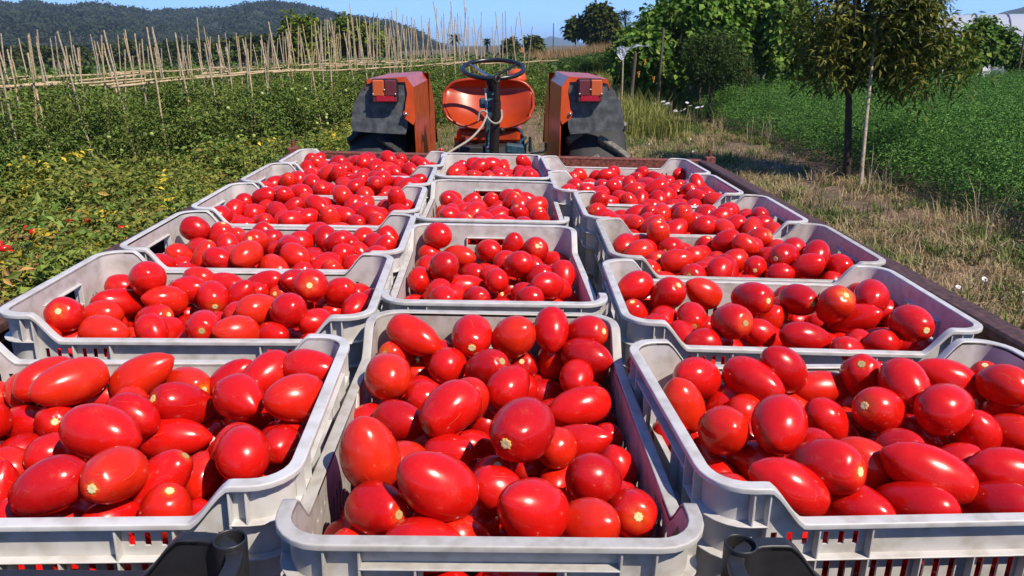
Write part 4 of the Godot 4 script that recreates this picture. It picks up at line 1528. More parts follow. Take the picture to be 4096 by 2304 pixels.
	for i in 14:
		var x := 3.35 + rr(-0.35, 0.45)
		var f := 15.2 + rr(-0.5, 0.6)
		var h := rr(0.25, 0.55)
		var o := thing("umbel_flower", "white flat topped wild carrot umbel by the vine posts", "flower", Transform3D(Basis.IDENTITY, Vector3(x, ground_y(x, f), -f)), "white umbel flowers below the vines")
		part("stalk", stm, M.green_stem, o, Transform3D(Basis.from_scale(Vector3(1, h / 0.6, 1)), Vector3.ZERO))
		part("umbel", umb, M.white_petal, o, Transform3D(Basis(Vector3(rr(-1, 1), 0, rr(-1, 1)).normalized(), rr(0.2, 0.7)).scaled(Vector3.ONE * rr(0.5, 0.8)), Vector3(0, h, 0)))
	# peach tree: drooping lance leaves
	var pc: Array = []
	var b := MB.new()
	var r := RandomNumberGenerator.new()
	r.seed = 77
	for i in 13:
		var a := r.randf() * TAU
		b.col = Color(0.060, 0.082, 0.016).lerp(Color(0.210, 0.205, 0.042), r.randf())
		var d := Vector3(cos(a), r.randf_range(-1.1, 0.4), sin(a)).normalized()
		b.blade(Vector3(cos(a) * 0.03, r.randf_range(-0.13, 0.13), sin(a) * 0.03), d, Vector3.UP + Vector3(r.randfn(), 0, r.randfn()) * 0.4, r.randf_range(0.09, 0.14), 0.030, 0.006, 0.045)
	tree("peach_tree", "dark peach tree with drooping narrow leaves and thin bare trunk", 4.18, 9.25, 1.0, 0.042, Vector3(0.06, 1.76, 0.0), Vector3(1.12, 1.06, 0.95), 1000, b.mesh(), M.peach, 1.0, M.bark, Color.WHITE, "", Vector3(-0.10, 0, 0))
	b = MB.new()
	b.tube([Vector3.ZERO, Vector3(0.06, 0.75, -0.2), Vector3(0.16, 1.9, -0.5)], [0.022, 0.020, 0.016], 8)
	single("support_stake", b.mesh(), M.cane_old, "thin weathered stake leaning beside the peach tree trunk", "stake", Transform3D(Basis.IDENTITY, Vector3(4.05, ground_y(4.05, 8.6) - 0.03, -8.6)))
	var small := leaf_clump(210, 26, 0.13, 0.055, 0.45, Color(0.030, 0.060, 0.014), Color(0.075, 0.105, 0.028))
	tree("fruit_sapling", "young fruit tree with round crown in front of the vines", 4.28, 16.0, 0.78, 0.032, Vector3(0.03, 1.25, 0), Vector3(0.80, 0.62, 0.75), 420, small, M.leaf, 1.0, M.bark)
	b = MB.new()
	# grape vines
	var grape: Array = []
	for k in 2:
		grape.append(leaf_clump(220 + k, 22, 0.20, 0.115, 0.95, Color(0.055, 0.115, 0.018), Color(0.170, 0.250, 0.045), 0.45))
	var pos := [[3.15, 17.0, 2.0, 0.5, "nearest the track with red grapes"], [3.75, 17.3, 2.55, 0.75, "second from the track"], [4.75, 17.9, 2.9, 0.85, "tallest and reaching out of the picture"], [5.75, 18.5, 2.9, 0.85, "behind the young fruit tree"], [6.75, 19.2, 2.6, 0.8, "just left of the peach tree"], [7.9, 20.0, 2.2, 0.8, "hidden behind the peach tree"], [9.3, 20.6, 2.1, 0.8, "right behind the peach tree crown"], [10.7, 21.2, 1.8, 0.75, "right of the peach tree"], [12.0, 21.6, 1.75, 0.7, "before the greenhouse film"], [13.3, 22.0, 2.2, 0.6, "with a shoot standing up against the sky"], [15.0, 22.4, 1.7, 0.8, "at the right edge before the greenhouse"], [3.5, 20.0, 1.9, 0.7, "behind the white cloth"], [5.0, 21.0, 3.2, 0.9, "tall in the back row, nearest the track"], [5.9, 21.5, 3.5, 1.0, "tall in the middle of the back row"], [7.3, 22.2, 3.3, 1.0, "tall in the back row behind the peach crown"]]
	for p in pos:
		var h: float = p[2]
		tree("grape_vine", "bright green grape vine %s" % p[4], p[0], p[1], 1.0, 0.045, Vector3(0.0, h * 0.66, 0.0), Vector3(p[3] * 1.2, h * 0.40, 0.7), 260, grape[rng.randi_range(0, 1)], M.grape, 1.0, M.bark_grey, Color(0.95, 1, 1), "grape vines along the alfalfa", Vector3(rr(-0.15, 0.15), 0, 0))
	for p in [[2.72, 16.2, 1.45, 0.04, "dark split"], [3.3, 16.4, 1.9, 0.03, "slender grey"], [4.3, 16.9, 1.25, 0.028, "short pale"], [5.35, 17.6, 1.3, 0.05, "stout grey"], [13.9, 21.4, 2.4, 0.03, "tall pale"]]:
		b = MB.new()
		b.tube([Vector3.ZERO, Vector3(rr(-0.03, 0.03), p[2] * 0.5, 0), Vector3(rr(-0.05, 0.05), p[2], 0)], [p[3], p[3] * 0.95, p[3] * 0.9], 8)
		single("vine_post", b.mesh(), M.bark_grey, "%s wooden post standing in the vine row" % p[4], "post", Transform3D(Basis.IDENTITY, Vector3(p[0], ground_y(p[0], p[1]) - 0.03, -p[1])))
	# grapes glimpsed as red bunches
	b = MB.new()
	r.seed = 5
	for i in 22:
		var t := i / 22.0
		b.lathe([Vector2(0, -0.011), Vector2(0.010, -0.004), Vector2(0.010, 0.004), Vector2(0, 0.011)], 7, Transform3D(Basis.IDENTITY, Vector3(r.randfn() * 0.018 * (1.1 - t), -t * 0.11, r.randfn() * 0.018 * (1.1 - t))))
	for p in [Vector3(2.92, 1.28, 15.95), Vector3(2.80, 1.05, 15.9), Vector3(3.12, 0.95, 16.0)]:
		single("grape_bunch", b.mesh(), M.toms[2], "red grape bunch hanging in the vine nearest the track", "grapes", Transform3D(Basis.IDENTITY, Vector3(p.x, p.y, -p.z)), "red grape bunches")
	# white cloth over a post, tarp, sheets
	b = MB.new()
	for i in 12:
		for j in 6:
			var q := func(u: int, v: int) -> Vector3:
				var hang := 0.04 + 0.22 * exp(-pow((u - 2.0) / 1.8, 2.0))
				return Vector3(u * 0.052, -hang * v / 6.0 + 0.006 * u + 0.03 * sin(u * 1.1) * (1.0 - v / 8.0), 0.05 * sin(u * 1.3 + v * 0.9))
			b.flat(q.call(i, j), q.call(i + 1, j), q.call(i + 1, j + 1), Vector3.BACK)
			b.flat(q.call(i, j), q.call(i + 1, j + 1), q.call(i, j + 1), Vector3.BACK)
	single("white_cloth", b.mesh(), M.film, "limp white cloth hung between post and vines beside the meadow", "cloth", Transform3D(Basis.IDENTITY, Vector3(2.35, 1.50, -15.9)))
	b = MB.new()
	b.tube([Vector3(0, 0, 0), Vector3(0.01, 0.7, 0), Vector3(0, 1.45, 0)], [0.018], 6)
	single("cloth_pole", b.mesh(), M.cane_old, "thin brown pole below the white cloth", "post", Transform3D(Basis.IDENTITY, Vector3(2.48, ground_y(2.48, 15.9), -15.93)))
	b = MB.new()
	b.box(Vector3(0, 0.42, 0), Vector3(1.5, 0.84, 0.8), Basis.IDENTITY, 0.12)
	b.box(Vector3(0.1, 0.90, 0), Vector3(0.9, 0.25, 0.6), Basis.IDENTITY, 0.1)
	single("covered_stack", b.mesh(), M.tarp, "dark blue tarpaulin covered stack under the vines", "tarp", Transform3D(Basis(Vector3.UP, 0.2), Vector3(5.2, ground_y(5.2, 20.5), -20.5)))
	b = MB.new()
	for i in 8:
		for j in 6:
			var q := func(u: int, v: int) -> Vector3: return Vector3(u * 0.17, v * 0.15, 0.10 * sin(u * 1.7 + v) + 0.06 * sin(v * 2.1) - v * 0.10)
			b.flat(q.call(i, j), q.call(i + 1, j), q.call(i + 1, j + 1), Vector3.BACK)
			b.flat(q.call(i, j), q.call(i + 1, j + 1), q.call(i, j + 1), Vector3.BACK)
	single("plastic_sheet", b.mesh(), M.sheet, "crumpled shiny white plastic sheeting between the vines", "plastic sheet", Transform3D(Basis.IDENTITY, Vector3(7.4, ground_y(7.4, 22.0) + 0.05, -22.0)))
	single("plastic_sheet", b.mesh(), M.sheet, "white plastic sheeting low behind the vines at the greenhouse", "plastic sheet", Transform3D(Basis.from_scale(Vector3(1.8, 1.0, 1.0)), Vector3(13.2, ground_y(13.2, 25.0), -25.0)))
	# film tunnels
	for t in 3:
		var gx: float = [26.0, 34.5, 31.0][t]
		var gf: float = [35.0, 38.5, 48.0][t]
		var ln: float = [8.5, 11.0, 10.0][t]
		var o := thing("greenhouse_tunnel", ["long rounded film greenhouse tunnel standing behind the vines", "film greenhouse tunnel at the right edge beyond the vines", "rear film greenhouse tunnel behind the long one"][t], "greenhouse", Transform3D(Basis(Vector3.UP, 1.15), Vector3(gx, ground_y(gx, gf) - 0.3, -gf)), "film greenhouse tunnels")
		b = MB.new()
		var hoop := MB.new()
		for i in 14:
			for k in 16:
				var a0 := PI * k / 16.0
				var a1 := PI * (k + 1) / 16.0
				var z0 := -ln * i / 14.0
				var z1 := -ln * (i + 1) / 14.0
				var n0 := Vector3(cos(a0), sin(a0), 0)
				var n1 := Vector3(cos(a1), sin(a1), 0)
				var s0 := Vector3(cos(a0) * 3.4, sin(a0) * 2.75, 0)
				var s1 := Vector3(cos(a1) * 3.4, sin(a1) * 2.75, 0)
				var zz0 := Vector3(0, 0, z0)
				var zz1 := Vector3(0, 0, z1)
				b.quad_n(s0 + zz0, s1 + zz0, s1 + zz1, s0 + zz1, n0, n1, n1, n0)
		for k in 16:
			var a0 := PI * k / 16.0
			var a1 := PI * (k + 1) / 16.0
			b.flat(Vector3.ZERO, Vector3(cos(a0) * 3.4, sin(a0) * 2.75, 0), Vector3(cos(a1) * 3.4, sin(a1) * 2.75, 0), Vector3.BACK)
		part("film", b.mesh(), M.film, o)
		for i in 8:
			hoop = MB.new()
			var pts: Array = []
			for k in 13:
				var a := PI * k / 12.0
				pts.append(Vector3(cos(a) * 3.44, sin(a) * 2.79, -ln * i / 7.0))
			hoop.tube(pts, [0.03], 5)
			part("hoop", hoop.mesh(), M.steel, o)


func build_distance() -> void:
	rng.seed = 502
	# maize and brown seed heads in the middle distance
	var mz := MB.new()
	var r := RandomNumberGenerator.new()
	r.seed = 31
	for p in 3:
		var bx := Vector3(r.randf_range(-0.15, 0.15), 0, r.randf_range(-0.15, 0.15))
		mz.col = Color(0.09, 0.13, 0.03)
		mz.tube([bx, bx + Vector3(0, 1.35, 0)], [0.012, 0.006], 4)
		for i in 8:
			var a := r.randf() * TAU
			mz.col = Color(0.045, 0.095, 0.022).lerp(Color(0.11, 0.17, 0.045), r.randf())
			var base := bx + Vector3(0, 0.25 + i * 0.13, 0)
			mz.blade(base, Vector3(cos(a), 0.9, sin(a)), Vector3.UP, 0.62, 0.075, 0.012, 0.34)
	var xf: Array = []
	for i in 900:
		var f := rr(30.0, 38.0)
		var x := rr(2.3, 7.6)
		xf.append(upright(x, f, rr(0.8, 1.08) * (0.62 + 0.10 * (x - 2.0)), 0.0, 0.08))
	scatter("maize", mz.mesh(), M.leaf, xf, [], self, "strip of green maize beyond the meadow")
	var sg := grass_tuft(306, 30, 1.35, 0.35, 0.02, Color(0.20, 0.14, 0.065), Color(0.36, 0.23, 0.12), 0.25)
	xf = []
	for i in 1900:
		var f := rr(40.0, 62.0)
		var x := rr(-2.5, 16.0)
		xf.append(upright(x, f, rr(0.75, 1.1) * (0.60 + 0.085 * (x + 2.0)), 0.0, 0.1))
	scatter("seed_grass", sg, M.grass, xf, [], self, "field of reddish brown seed heads before the tree line")
	var rowg := leaf_clump(240, 24, 0.30, 0.16, 0.6, Color(0.035, 0.075, 0.018), Color(0.085, 0.135, 0.035))
	xf = []
	for i in 1300:
		var f := rr(20.0, 42.0)
		var x := rr(-8.0, 1.3) + 0.02 * f
		if x > 1.5: continue
		xf.append(Transform3D(Basis(Vector3.UP, rng.randf() * TAU).scaled(Vector3.ONE * rr(0.8, 1.3)), Vector3(x, ground_y(x, f) + rr(0.1, 0.85), -f)))
	scatter("far_crop", rowg, M.leaf, xf, [], self, "far green crop rows left of the track")
	xf = []
	for i in 1700:
		var f := rr(17.0, 60.0)
		var x := -0.45 * f - rr(-4.0, 26.0) * (f / 40.0)
		xf.append(Transform3D(Basis(Vector3.UP, rng.randf() * TAU).scaled(Vector3.ONE * rr(1.0, 1.8)), Vector3(x, ground_y(x, f) + rr(0.1, 0.7), -f)))
	scatter("far_scrub", rowg, M.leaf, xf, [], self, "far green crop and scrub beyond the staked rows")
	# trees
	var clump := leaf_clump(230, 34, 0.55, 0.34, 0.7, Color(0.035, 0.060, 0.014), Color(0.095, 0.115, 0.030))
	tree("oak_tree", "broad olive green tree on the brown field's far edge", 7.45, 63.0, 1.2, 0.18, Vector3(0, 2.6, 0), Vector3(2.1, 1.55, 1.8), 330, clump, M.tree, 1.0, M.bark, Color(1.0, 0.95, 0.8))
	tree("lone_tree", "smaller olive tree right of the cedar", 11.9, 62.0, 1.4, 0.14, Vector3(0, 2.7, 0), Vector3(1.3, 1.25, 1.2), 170, clump, M.tree, 0.9, M.bark, Color(1.1, 0.95, 0.8))
	tree("roadside_tree", "small dark tree left of the pale roof", 1.35, 73.0, 0.9, 0.10, Vector3(0, 1.45, 0), Vector3(0.75, 0.65, 0.7), 60, clump, M.tree, 0.8, M.bark)
	tree("roadside_tree", "small dark tree right of the pale roof", 3.5, 73.0, 0.9, 0.10, Vector3(0, 1.45, 0), Vector3(1.0, 0.75, 0.8), 80, clump, M.tree, 0.8, M.bark)
	tree("round_bush", "large round olive bush behind the bamboo canes, nearer the hill", -11.0, 47.0, 0.6, 0.10, Vector3(0, 1.75, 0), Vector3(1.75, 1.5, 1.5), 300, clump, M.tree, 0.75, M.bark, Color(1.7, 1.7, 0.7), "round bushes behind the canes")
	tree("round_bush", "large round olive bush behind the bamboo canes, nearer the track", -8.2, 50.0, 0.6, 0.10, Vector3(0, 1.8, 0), Vector3(1.9, 1.45, 1.5), 300, clump, M.tree, 0.75, M.bark, Color(1.7, 1.7, 0.7), "round bushes behind the canes")
	for i in 16:
		var f := rr(75.0, 110.0)
		var x := -f * (0.14 + 0.037 * i + rr(-0.01, 0.01))
		tree("hedge_tree", "dark far tree, %s from the left in the line under the hill" % NTH[15 - i] if i > 0 else "dark far tree at the right end of the line under the hill", x, f, 1.0, 0.12, Vector3(0, 1.6, 0), Vector3(rr(1.6, 3.4), rr(1.0, 1.7), 1.5), 90, clump, M.tree, 1.3, M.bark, Color(0.8, 0.85, 0.8), "far trees at the foot of the hill")
	# cedar: tiers
	var o := thing("cedar_tree", "dark cedar with ragged flat tiers against the sky", "tree", Transform3D(Basis.IDENTITY, Vector3(10.2, ground_y(10.2, 65.0), -65.0)))
	var b := MB.new()
	b.tube([Vector3.ZERO, Vector3(0.1, 2.0, 0), Vector3(-0.1, 4.2, 0)], [0.16, 0.10, 0.03], 8)
	part("trunk", b.mesh(), M.bark, o)
	xf = []
	var needle := leaf_clump(231, 30, 0.32, 0.22, 0.3, Color(0.018, 0.032, 0.014), Color(0.045, 0.062, 0.024), 0.1)
	for i in 70:
		var t := rng.randf()
		var y: float = 1.7 + floor(t * 6.0) * 0.42 + rr(-0.06, 0.06)
		var w := (1.15 - t * 0.75) * rr(0.2, 1.0)
		var a: float = floor(rng.randf() * 5.0) * 1.3 + floor(t * 6.0)
		xf.append(Transform3D(Basis(Vector3.UP, rng.randf() * TAU).scaled(Vector3(0.9, 0.5, 0.9)), Vector3(cos(a) * w, y + w * 0.25, sin(a) * w)))
	scatter("crown", needle, M.tree, xf, [], o)
	# palms
	for p in [[-0.78, 73.2, 1.85, 0.62, "palm with a round head standing alone on the skyline"], [-3.1, 63.0, 2.0, 0.8, "taller palm half hidden by the bamboo canes"]]:
		o = thing("palm_tree", p[4], "tree", Transform3D(Basis.IDENTITY, Vector3(p[0], ground_y(p[0], p[1]), -p[1])))
		b = MB.new()
		b.tube([Vector3.ZERO, Vector3(0.02, p[2] * 0.5, 0), Vector3(0, p[2], 0)], [0.12, 0.10, 0.09], 8)
		part("trunk", b.mesh(), M.bark, o)
		b = MB.new()
		for i in 44:
			var a := i * 2.4
			var up := 1.1 - 2.0 * i / 44.0
			b.col = Color(0.020, 0.034, 0.012).lerp(Color(0.05, 0.07, 0.022), rng.randf())
			b.blade(Vector3(0, p[2], 0), Vector3(cos(a), up, sin(a)), Vector3.UP, p[3] * rr(0.8, 1.1), 0.16, 0.03, 0.18)
		part("frond", b.mesh(), M.tree, o)
		o.get_child(1).set_meta("kind", "stuff")
	# houses
	house("pale house with orange tiled roof at the foot of the hill", Vector3(-46.5, -1.9, -125.0), Vector3(5.5, 2.2, 4.5), 1.1, 0.3)
	house("low white farmhouse left of the orange roof", Vector3(-52.5, -1.7, -125.0), Vector3(4.0, 1.7, 4.0), 0.7, -0.2)
	house("small pale house under the far trees on the skyline", Vector3(6.4, -3.2, -190.0), Vector3(3.2, 2.6, 3.2), 1.5, 0.5)
	b = MB.new()
	b.tube([Vector3.ZERO, Vector3(0, 3.3, 0)], [0.05, 0.04], 6)
	single("utility_pole", b.mesh(), M.bark_grey, "single bare pole on the skyline before the blue mountain", "pole", Transform3D(Basis.IDENTITY, Vector3(4.9, 0, -70.0)))
	build_hills()


func house(label: String, at: Vector3, size: Vector3, roof_h: float, yaw: float) -> void:
	var gy := ground_y(at.x, -at.z) + at.y
	var o := thing("farmhouse", label, "house", Transform3D(Basis(Vector3.UP, yaw), Vector3(at.x, gy, at.z)))
	var b := MB.new()
	b.box(Vector3(0, size.y / 2, 0), size, Basis.IDENTITY, 0.0)
	for s in [-1.0, 1.0]:
		b.flat(Vector3(s * size.x / 2, size.y, -size.z / 2), Vector3(s * size.x / 2, size.y, size.z / 2), Vector3(s * size.x / 2, size.y + roof_h, 0), Vector3(s, 0, 0))
	part("wall", b.mesh(), M.plaster, o)
	b = MB.new()
	for s in [-1.0, 1.0]:
		var sl := Vector2(size.z / 2 + 0.25, roof_h + 0.12)
		b.box(Vector3(0, size.y + roof_h / 2 + 0.05, s * size.z / 4), Vector3(size.x + 0.5, 0.12, sl.length()), Basis(Vector3.RIGHT, s * atan2(roof_h, size.z / 2)), 0.02)
	part("roof", b.mesh(), M.roof, o)
	for k in 3:
		b = MB.new()
		b.box(Vector3((k - 1) * size.x * 0.3, size.y * 0.55, size.z / 2 + 0.01), Vector3(0.5, 0.7, 0.06), Basis.IDENTITY, 0.01)
		part("window", b.mesh(), M.pane, o)


func ridge_height(az: float, keys: Array) -> float:
	for i in keys.size() - 1:
		if az <= keys[i + 1][0]:
			var t := clampf((az - keys[i][0]) / (keys[i + 1][0] - keys[i][0]), 0.0, 1.0)
			return lerpf(keys[i][1], keys[i + 1][1], t * t * (3.0 - 2.0 * t))
	return keys[-1][1]


func hill_mesh(d0: float, d1: float, keys: Array, az0: float, az1: float, nu: int, nv: int, bump: float, c0: Color, c1: Color, sink: float, sink_top := 0.0) -> Array:
	# keys: [azimuth in degrees, ridge elevation in degrees]; returns mesh and its surface points
	var fn := FastNoiseLite.new()
	fn.seed = 11
	fn.frequency = 0.012
	fn.fractal_octaves = 4
	var pts: Array = []
	var cols: Array = []
	for j in nv + 1:
		for i in nu + 1:
			var az := deg_to_rad(lerpf(az0, az1, i / float(nu)))
			var t := j / float(nv)
			var d := lerpf(d0, d1, t)
			var top := CAM_H + tan(deg_to_rad(ridge_height(rad_to_deg(az), keys))) * d1 * 0.86 - sink_top
			var prof := sin(minf(t / 0.86, 1.0) * PI * 0.5) if t < 0.86 else 1.0 - (t - 0.86) * 2.5
			var x := sin(az) * d
			var f := cos(az) * d
			var folds := fn.get_noise_2d(x * 0.8, f * 0.35)
			var y := lerpf(-sink, top, prof) + folds * bump * 6.0 * sin(minf(t / 0.86, 1.0) * PI) + fn.get_noise_2d(x * 6.0, f * 6.0) * bump
			pts.append(Vector3(x, y, -f))
			cols.append(c0.lerp(c1, clampf(0.5 + 0.9 * fn.get_noise_2d(x * 1.7 + 50.0, f * 1.7), 0.0, 1.0)))
	var b := MB.new()
	var w := nu + 1
	for j in nv:
		for i in nu:
			var k := j * w + i
			for tr in [[k, k + w + 1, k + 1], [k, k + w, k + w + 1]]:
				var nn: Vector3 = (pts[tr[1]] - pts[tr[0]]).cross(pts[tr[2]] - pts[tr[0]]).normalized()
				for q in tr:
					b.v.append(pts[q]); b.n.append(-nn if nn.y < 0 else nn); b.c.append(cols[q]); b.uv.append(Vector2.ZERO)
	return [b.mesh(), pts]


func build_hills() -> void:
	var c0 := Color(0.020, 0.030, 0.014)
	var c1 := Color(0.045, 0.060, 0.024)
	var keys := RIDGE_KEYS
	var h := hill_mesh(330.0, 1000.0, keys, -46.0, 2.0, 220, 44, 1.4, c0, c1, 6.0, 4.0)
	single("hill", h[0], M.hill, "long wooded hill on the left horizon", "", Transform3D.IDENTITY, "", "structure")
	var blob := leaf_clump(250, 40, 2.0, 1.5, 0.8, c0.lerp(c1, 0.3), c0.lerp(c1, 0.7), 0.2)
	var xf: Array = []
	var cols: Array = []
	var pts: Array = h[1]
	for i in 14000:
		var p: Vector3 = pts[rng.randi_range(0, pts.size() - 1)]
		if Vector2(p.x, p.z).length() > 905.0: continue
		p += Vector3(rr(-7, 7), rr(-1.5, 0.8), rr(-7, 7))
		xf.append(Transform3D(Basis(Vector3.UP, rng.randf() * TAU).scaled(Vector3.ONE * rr(0.7, 1.5)), p))
		var t := rr(0.8, 1.2)
		cols.append(Color(t * rr(0.9, 1.2), t, t))
	scatter("woodland", blob, M.tree, xf, cols, self, "dark woodland covering the left hill")
	for p in HILL_HOUSES:
		var q: Vector3 = p[0]
		var o := thing("hill_house", p[1], "house", Transform3D(Basis(Vector3.UP, 0.3), q))
		var b := MB.new()
		b.box(Vector3(0, 3, 0), Vector3(9, 6, 7), Basis.IDENTITY, 0.0)
		part("wall", b.mesh(), M.plaster, o)
		b = MB.new()
		b.prism(PackedVector2Array([Vector2(-4, 0), Vector2(4, 0), Vector2(0, 2.4)]), 9.6, Transform3D(Basis(Vector3.UP, PI / 2), Vector3(-4.8, 6.05, 0)))
		part("roof", b.mesh(), M.roof, o)
	var b := MB.new()
	b.tube([Vector3(0, -4, 0), Vector3(0, 8, 0), Vector3(0, 16, 0)], [1.2, 0.9, 0.4], 6)
	b.box(Vector3(0, 7, 0), Vector3(3.2, 2.4, 3.2), Basis.IDENTITY, 0.2)
	b.box(Vector3(0, 11, 0), Vector3(2.4, 1.6, 2.4), Basis.IDENTITY, 0.2)
	single("radio_mast", b.mesh(), M.sheet, "tiny pale radio mast on the hill top", "mast", Transform3D(Basis.IDENTITY, MAST))
	h = hill_mesh(2600.0, 4000.0, [[-12.0, -0.6], [-5.0, -0.3], [-3.2, 0.15], [-2.2, -0.1], [1.0, -0.1], [3.0, 0.35], [3.9, 0.62], [4.8, 0.5], [6.0, 0.1], [9.0, -0.3], [20.0, -0.5]], -12.0, 20.0, 120, 10, 3.0, c0, c1, 40.0)
	single("far_mountain", h[0], M.hill, "pale blue mountain far beyond the track", "", Transform3D.IDENTITY, "", "structure")
	h = hill_mesh(700.0, 1500.0, [[24.0, -0.5], [29.0, 0.9], [31.0, 1.6], [34.0, 2.4], [38.0, 3.0], [46.0, 3.0]], 24.0, 46.0, 80, 14, 2.0, c0, c1, 10.0)
	single("far_hill", h[0], M.hill, "blue grey hill behind the greenhouse at the right edge", "", Transform3D.IDENTITY, "", "structure")


# ---------------------------------------------------------------- the scene
func _ready() -> void:
	var cam := Camera3D.new()
	cam.name = "camera"
	cam.fov = 40.29
	cam.near = 0.05
	cam.far = 9000.0
	add_child(cam)
	cam.position = Vector3(0, CAM_H, 0)
	cam.rotation_degrees = Vector3(-17.2, -1.13, 0)
	var env := Environment.new()
	env.background_mode = Environment.BG_SKY
	var sky := Sky.new()
	var sm := ProceduralSkyMaterial.new()
	sm.sky_top_color = Color(0.22, 0.37, 0.62)
	sm.sky_horizon_color = Color(0.58, 0.77, 0.98)
	sm.sky_curve = 0.09
	sm.ground_horizon_color = Color(0.55, 0.62, 0.62)
	sm.ground_bottom_color = Color(0.22, 0.20, 0.15)
	sm.sky_energy_multiplier = 1.15
	sky.sky_material = sm
	env.sky = sky
	env.tonemap_mode = Environment.TONE_MAPPER_LINEAR
	env.tonemap_exposure = 1.34
	env.sdfgi_enabled = true
	env.ssao_enabled = true
	env.ssil_enabled = true
	env.fog_enabled = true
	env.fog_density = 0.00027
	env.fog_light_color = Color(0.70, 0.82, 0.95)
	var we := WorldEnvironment.new()
	we.name = "environment"
	we.environment = env
	add_child(we)
	var sun := DirectionalLight3D.new()
	sun.name = "sun"
	sun.light_energy = 1.6
	sun.light_color = Color(1.0, 0.95, 0.88)
	sun.light_angular_distance = 0.5
	sun.shadow_enabled = true
	sun.sky_mode = DirectionalLight3D.SKY_MODE_LIGHT_ONLY
	add_child(sun)
	sun.look_at_from_position(Vector3(0.48, 0.76, 0.45), Vector3.ZERO, Vector3.UP)

	rng.seed = 20240
	ground_noise.seed = 3
	ground_noise.frequency = 0.05
	patch_noise.seed = 8
	patch_noise.frequency = 0.03
	patch_noise.fractal_octaves = 3
	make_materials()
	build_ground()
	make_crate_parts()
	make_tomato_meshes()
	var ub := MB.new()
	ub.col = Color(0.30, 0.36, 0.10)
	ub.lathe([Vector2(0, -1), Vector2(0.5, -0.85), Vector2(0.9, -0.4), Vector2(1, 0.1), Vector2(0.8, 0.6), Vector2(0.4, 0.88), Vector2(0, 0.86)], 14)
	unripe_mesh = ub.mesh()
	M.unripe = mat(Color.WHITE, 0.35)
	M.green_stem = mat(lin(0.08, 0.12, 0.03), 0.7)
	build_trailer()
	build_tractor()
	# crates
	var col := [M.grey_b, M.grey_a, M.grey_a, M.grey_c]
	var mid_f := [0.922, 1.60, 2.265, 2.94]
	var mid_x := [-0.007, -0.007, -0.010, -0.015]
	var nm := ["nearest", "second", "third", "farthest"]
	for k in 4:
		var mid := crate(mid_x[k], mid_f[k], PI / 2 + [0.0, 0.01, -0.012, 0.02][k], col[k], "%s grey crate of the narrow middle column, full of plum tomatoes" % nm[k], "grey crates of tomatoes on the trailer", "tomato_crate", 0.0, [1.07, 1.04, 1.03, 1.0][k])
		if k == 0: torn_label(mid, Transform3D(Basis.IDENTITY, Vector3(0.075, -0.088, -0.1876)))
	var l := [[-0.513, 0.900, 0.035], [-0.510, 1.398, 0.03], [-0.506, 1.812, 0.02], [-0.513, 2.24, 0.025], [-0.513, 2.665, 0.01], [-0.50, 3.07, 0.02]]
	var rt := [[0.505, 0.925, 0.05], [0.515, 1.395, -0.03], [0.552, 1.812, -0.03], [0.535, 2.215, -0.01], [0.483, 2.62, 0.0], [0.482, 3.02, 0.015]]
	var nm6 := ["nearest", "second", "third", "fourth", "fifth", "farthest"]
	for k in 6:
		var lc := crate(l[k][0], l[k][1], l[k][2], [M.grey_c, M.grey_a, M.grey_a, M.grey_c, M.grey_a, M.grey_c][k], "%s light grey crate of the left column, by the low vines" % nm6[k], "grey crates of tomatoes on the trailer", "tomato_crate", 0.0, 1.0, [1.07, 1.02, 1.0, 1.0, 1.0, 1.0][k])
		if k == 1: torn_label(lc, Transform3D(Basis(Vector3.UP, -PI / 2), Vector3(0.2876, -0.062, -0.075)))
	for k in 6:
		crate(rt[k][0], rt[k][1], rt[k][2], [M.grey_a, M.grey_a, M.grey_b, M.grey_a, M.grey_a, M.grey_c][k], "%s grey crate of the right column, beside the trailer's side board" % nm6[k], "grey crates of tomatoes on the trailer", "tomato_crate", 0.0, 1.0, [1.06, 1.0, 1.0, 1.0, 1.0, 1.0][k])
	for s in [-1.0, 1.0]:
		var o := crate(-0.527 if s < 0 else 0.507, 0.432, 0.0, M.black_plastic, "black plastic crate in front of the nearest %s grey crate, with round corner sockets" % ["left", "right"][0 if s < 0 else 1], "black plastic crates", "black_crate", -0.012)
		for x in [-0.284, 0.284]:
			for z in [-0.184, 0.184]:
				part("corner_socket", crate_parts.socket, M.black_plastic, o, Transform3D(Basis.IDENTITY, Vector3(x, 0, z)))
	var dl := MB.new()
	dl.col = Color(0.62, 0.45, 0.22)
	dl.blade(Vector3.ZERO, Vector3(0.5, 0.8, -0.2), Vector3(0.2, 0.3, 1.0), 0.042, 0.013, 0.003, 0.010)
	single("dry_leaf", dl.mesh(), M.leaf, "curled dry leaf caught in the corner of the nearest middle crate", "leaf", trailer_xf(0.168, -0.058, 0.668))
	# tomatoes
	var where := ["nearest middle crate", "second middle crate", "nearest left crate", "second left crate", "nearest right crate", "second right crate"]
	var packs := [pack_c1(), pack_c2(), pack_l1(), pack_l2(), pack_r1(), pack_r2()]
	var boxes := [[mid_x[0], mid_f[0], 0.186, 0.286], [mid_x[1], mid_f[1], 0.186, 0.286], [l[0][0], l[0][1], 0.286, 0.186], [l[1][0], l[1][1], 0.286, 0.186], [rt[0][0], rt[0][1], 0.286, 0.186], [rt[1][0], rt[1][1], 0.286, 0.186]]
	for k in 6:
		place_tomatoes(packs[k], where[k])
		under_layer(boxes[k][0], boxes[k][1], boxes[k][2] - 0.02, boxes[k][3] - 0.02, packs[k])
	var far := [[mid_x[2], mid_f[2], 0.165, 0.262, "third middle crate"], [l[2][0], l[2][1], 0.265, 0.165, "third left crate"], [rt[2][0], rt[2][1], 0.265, 0.165, "third right crate"]]
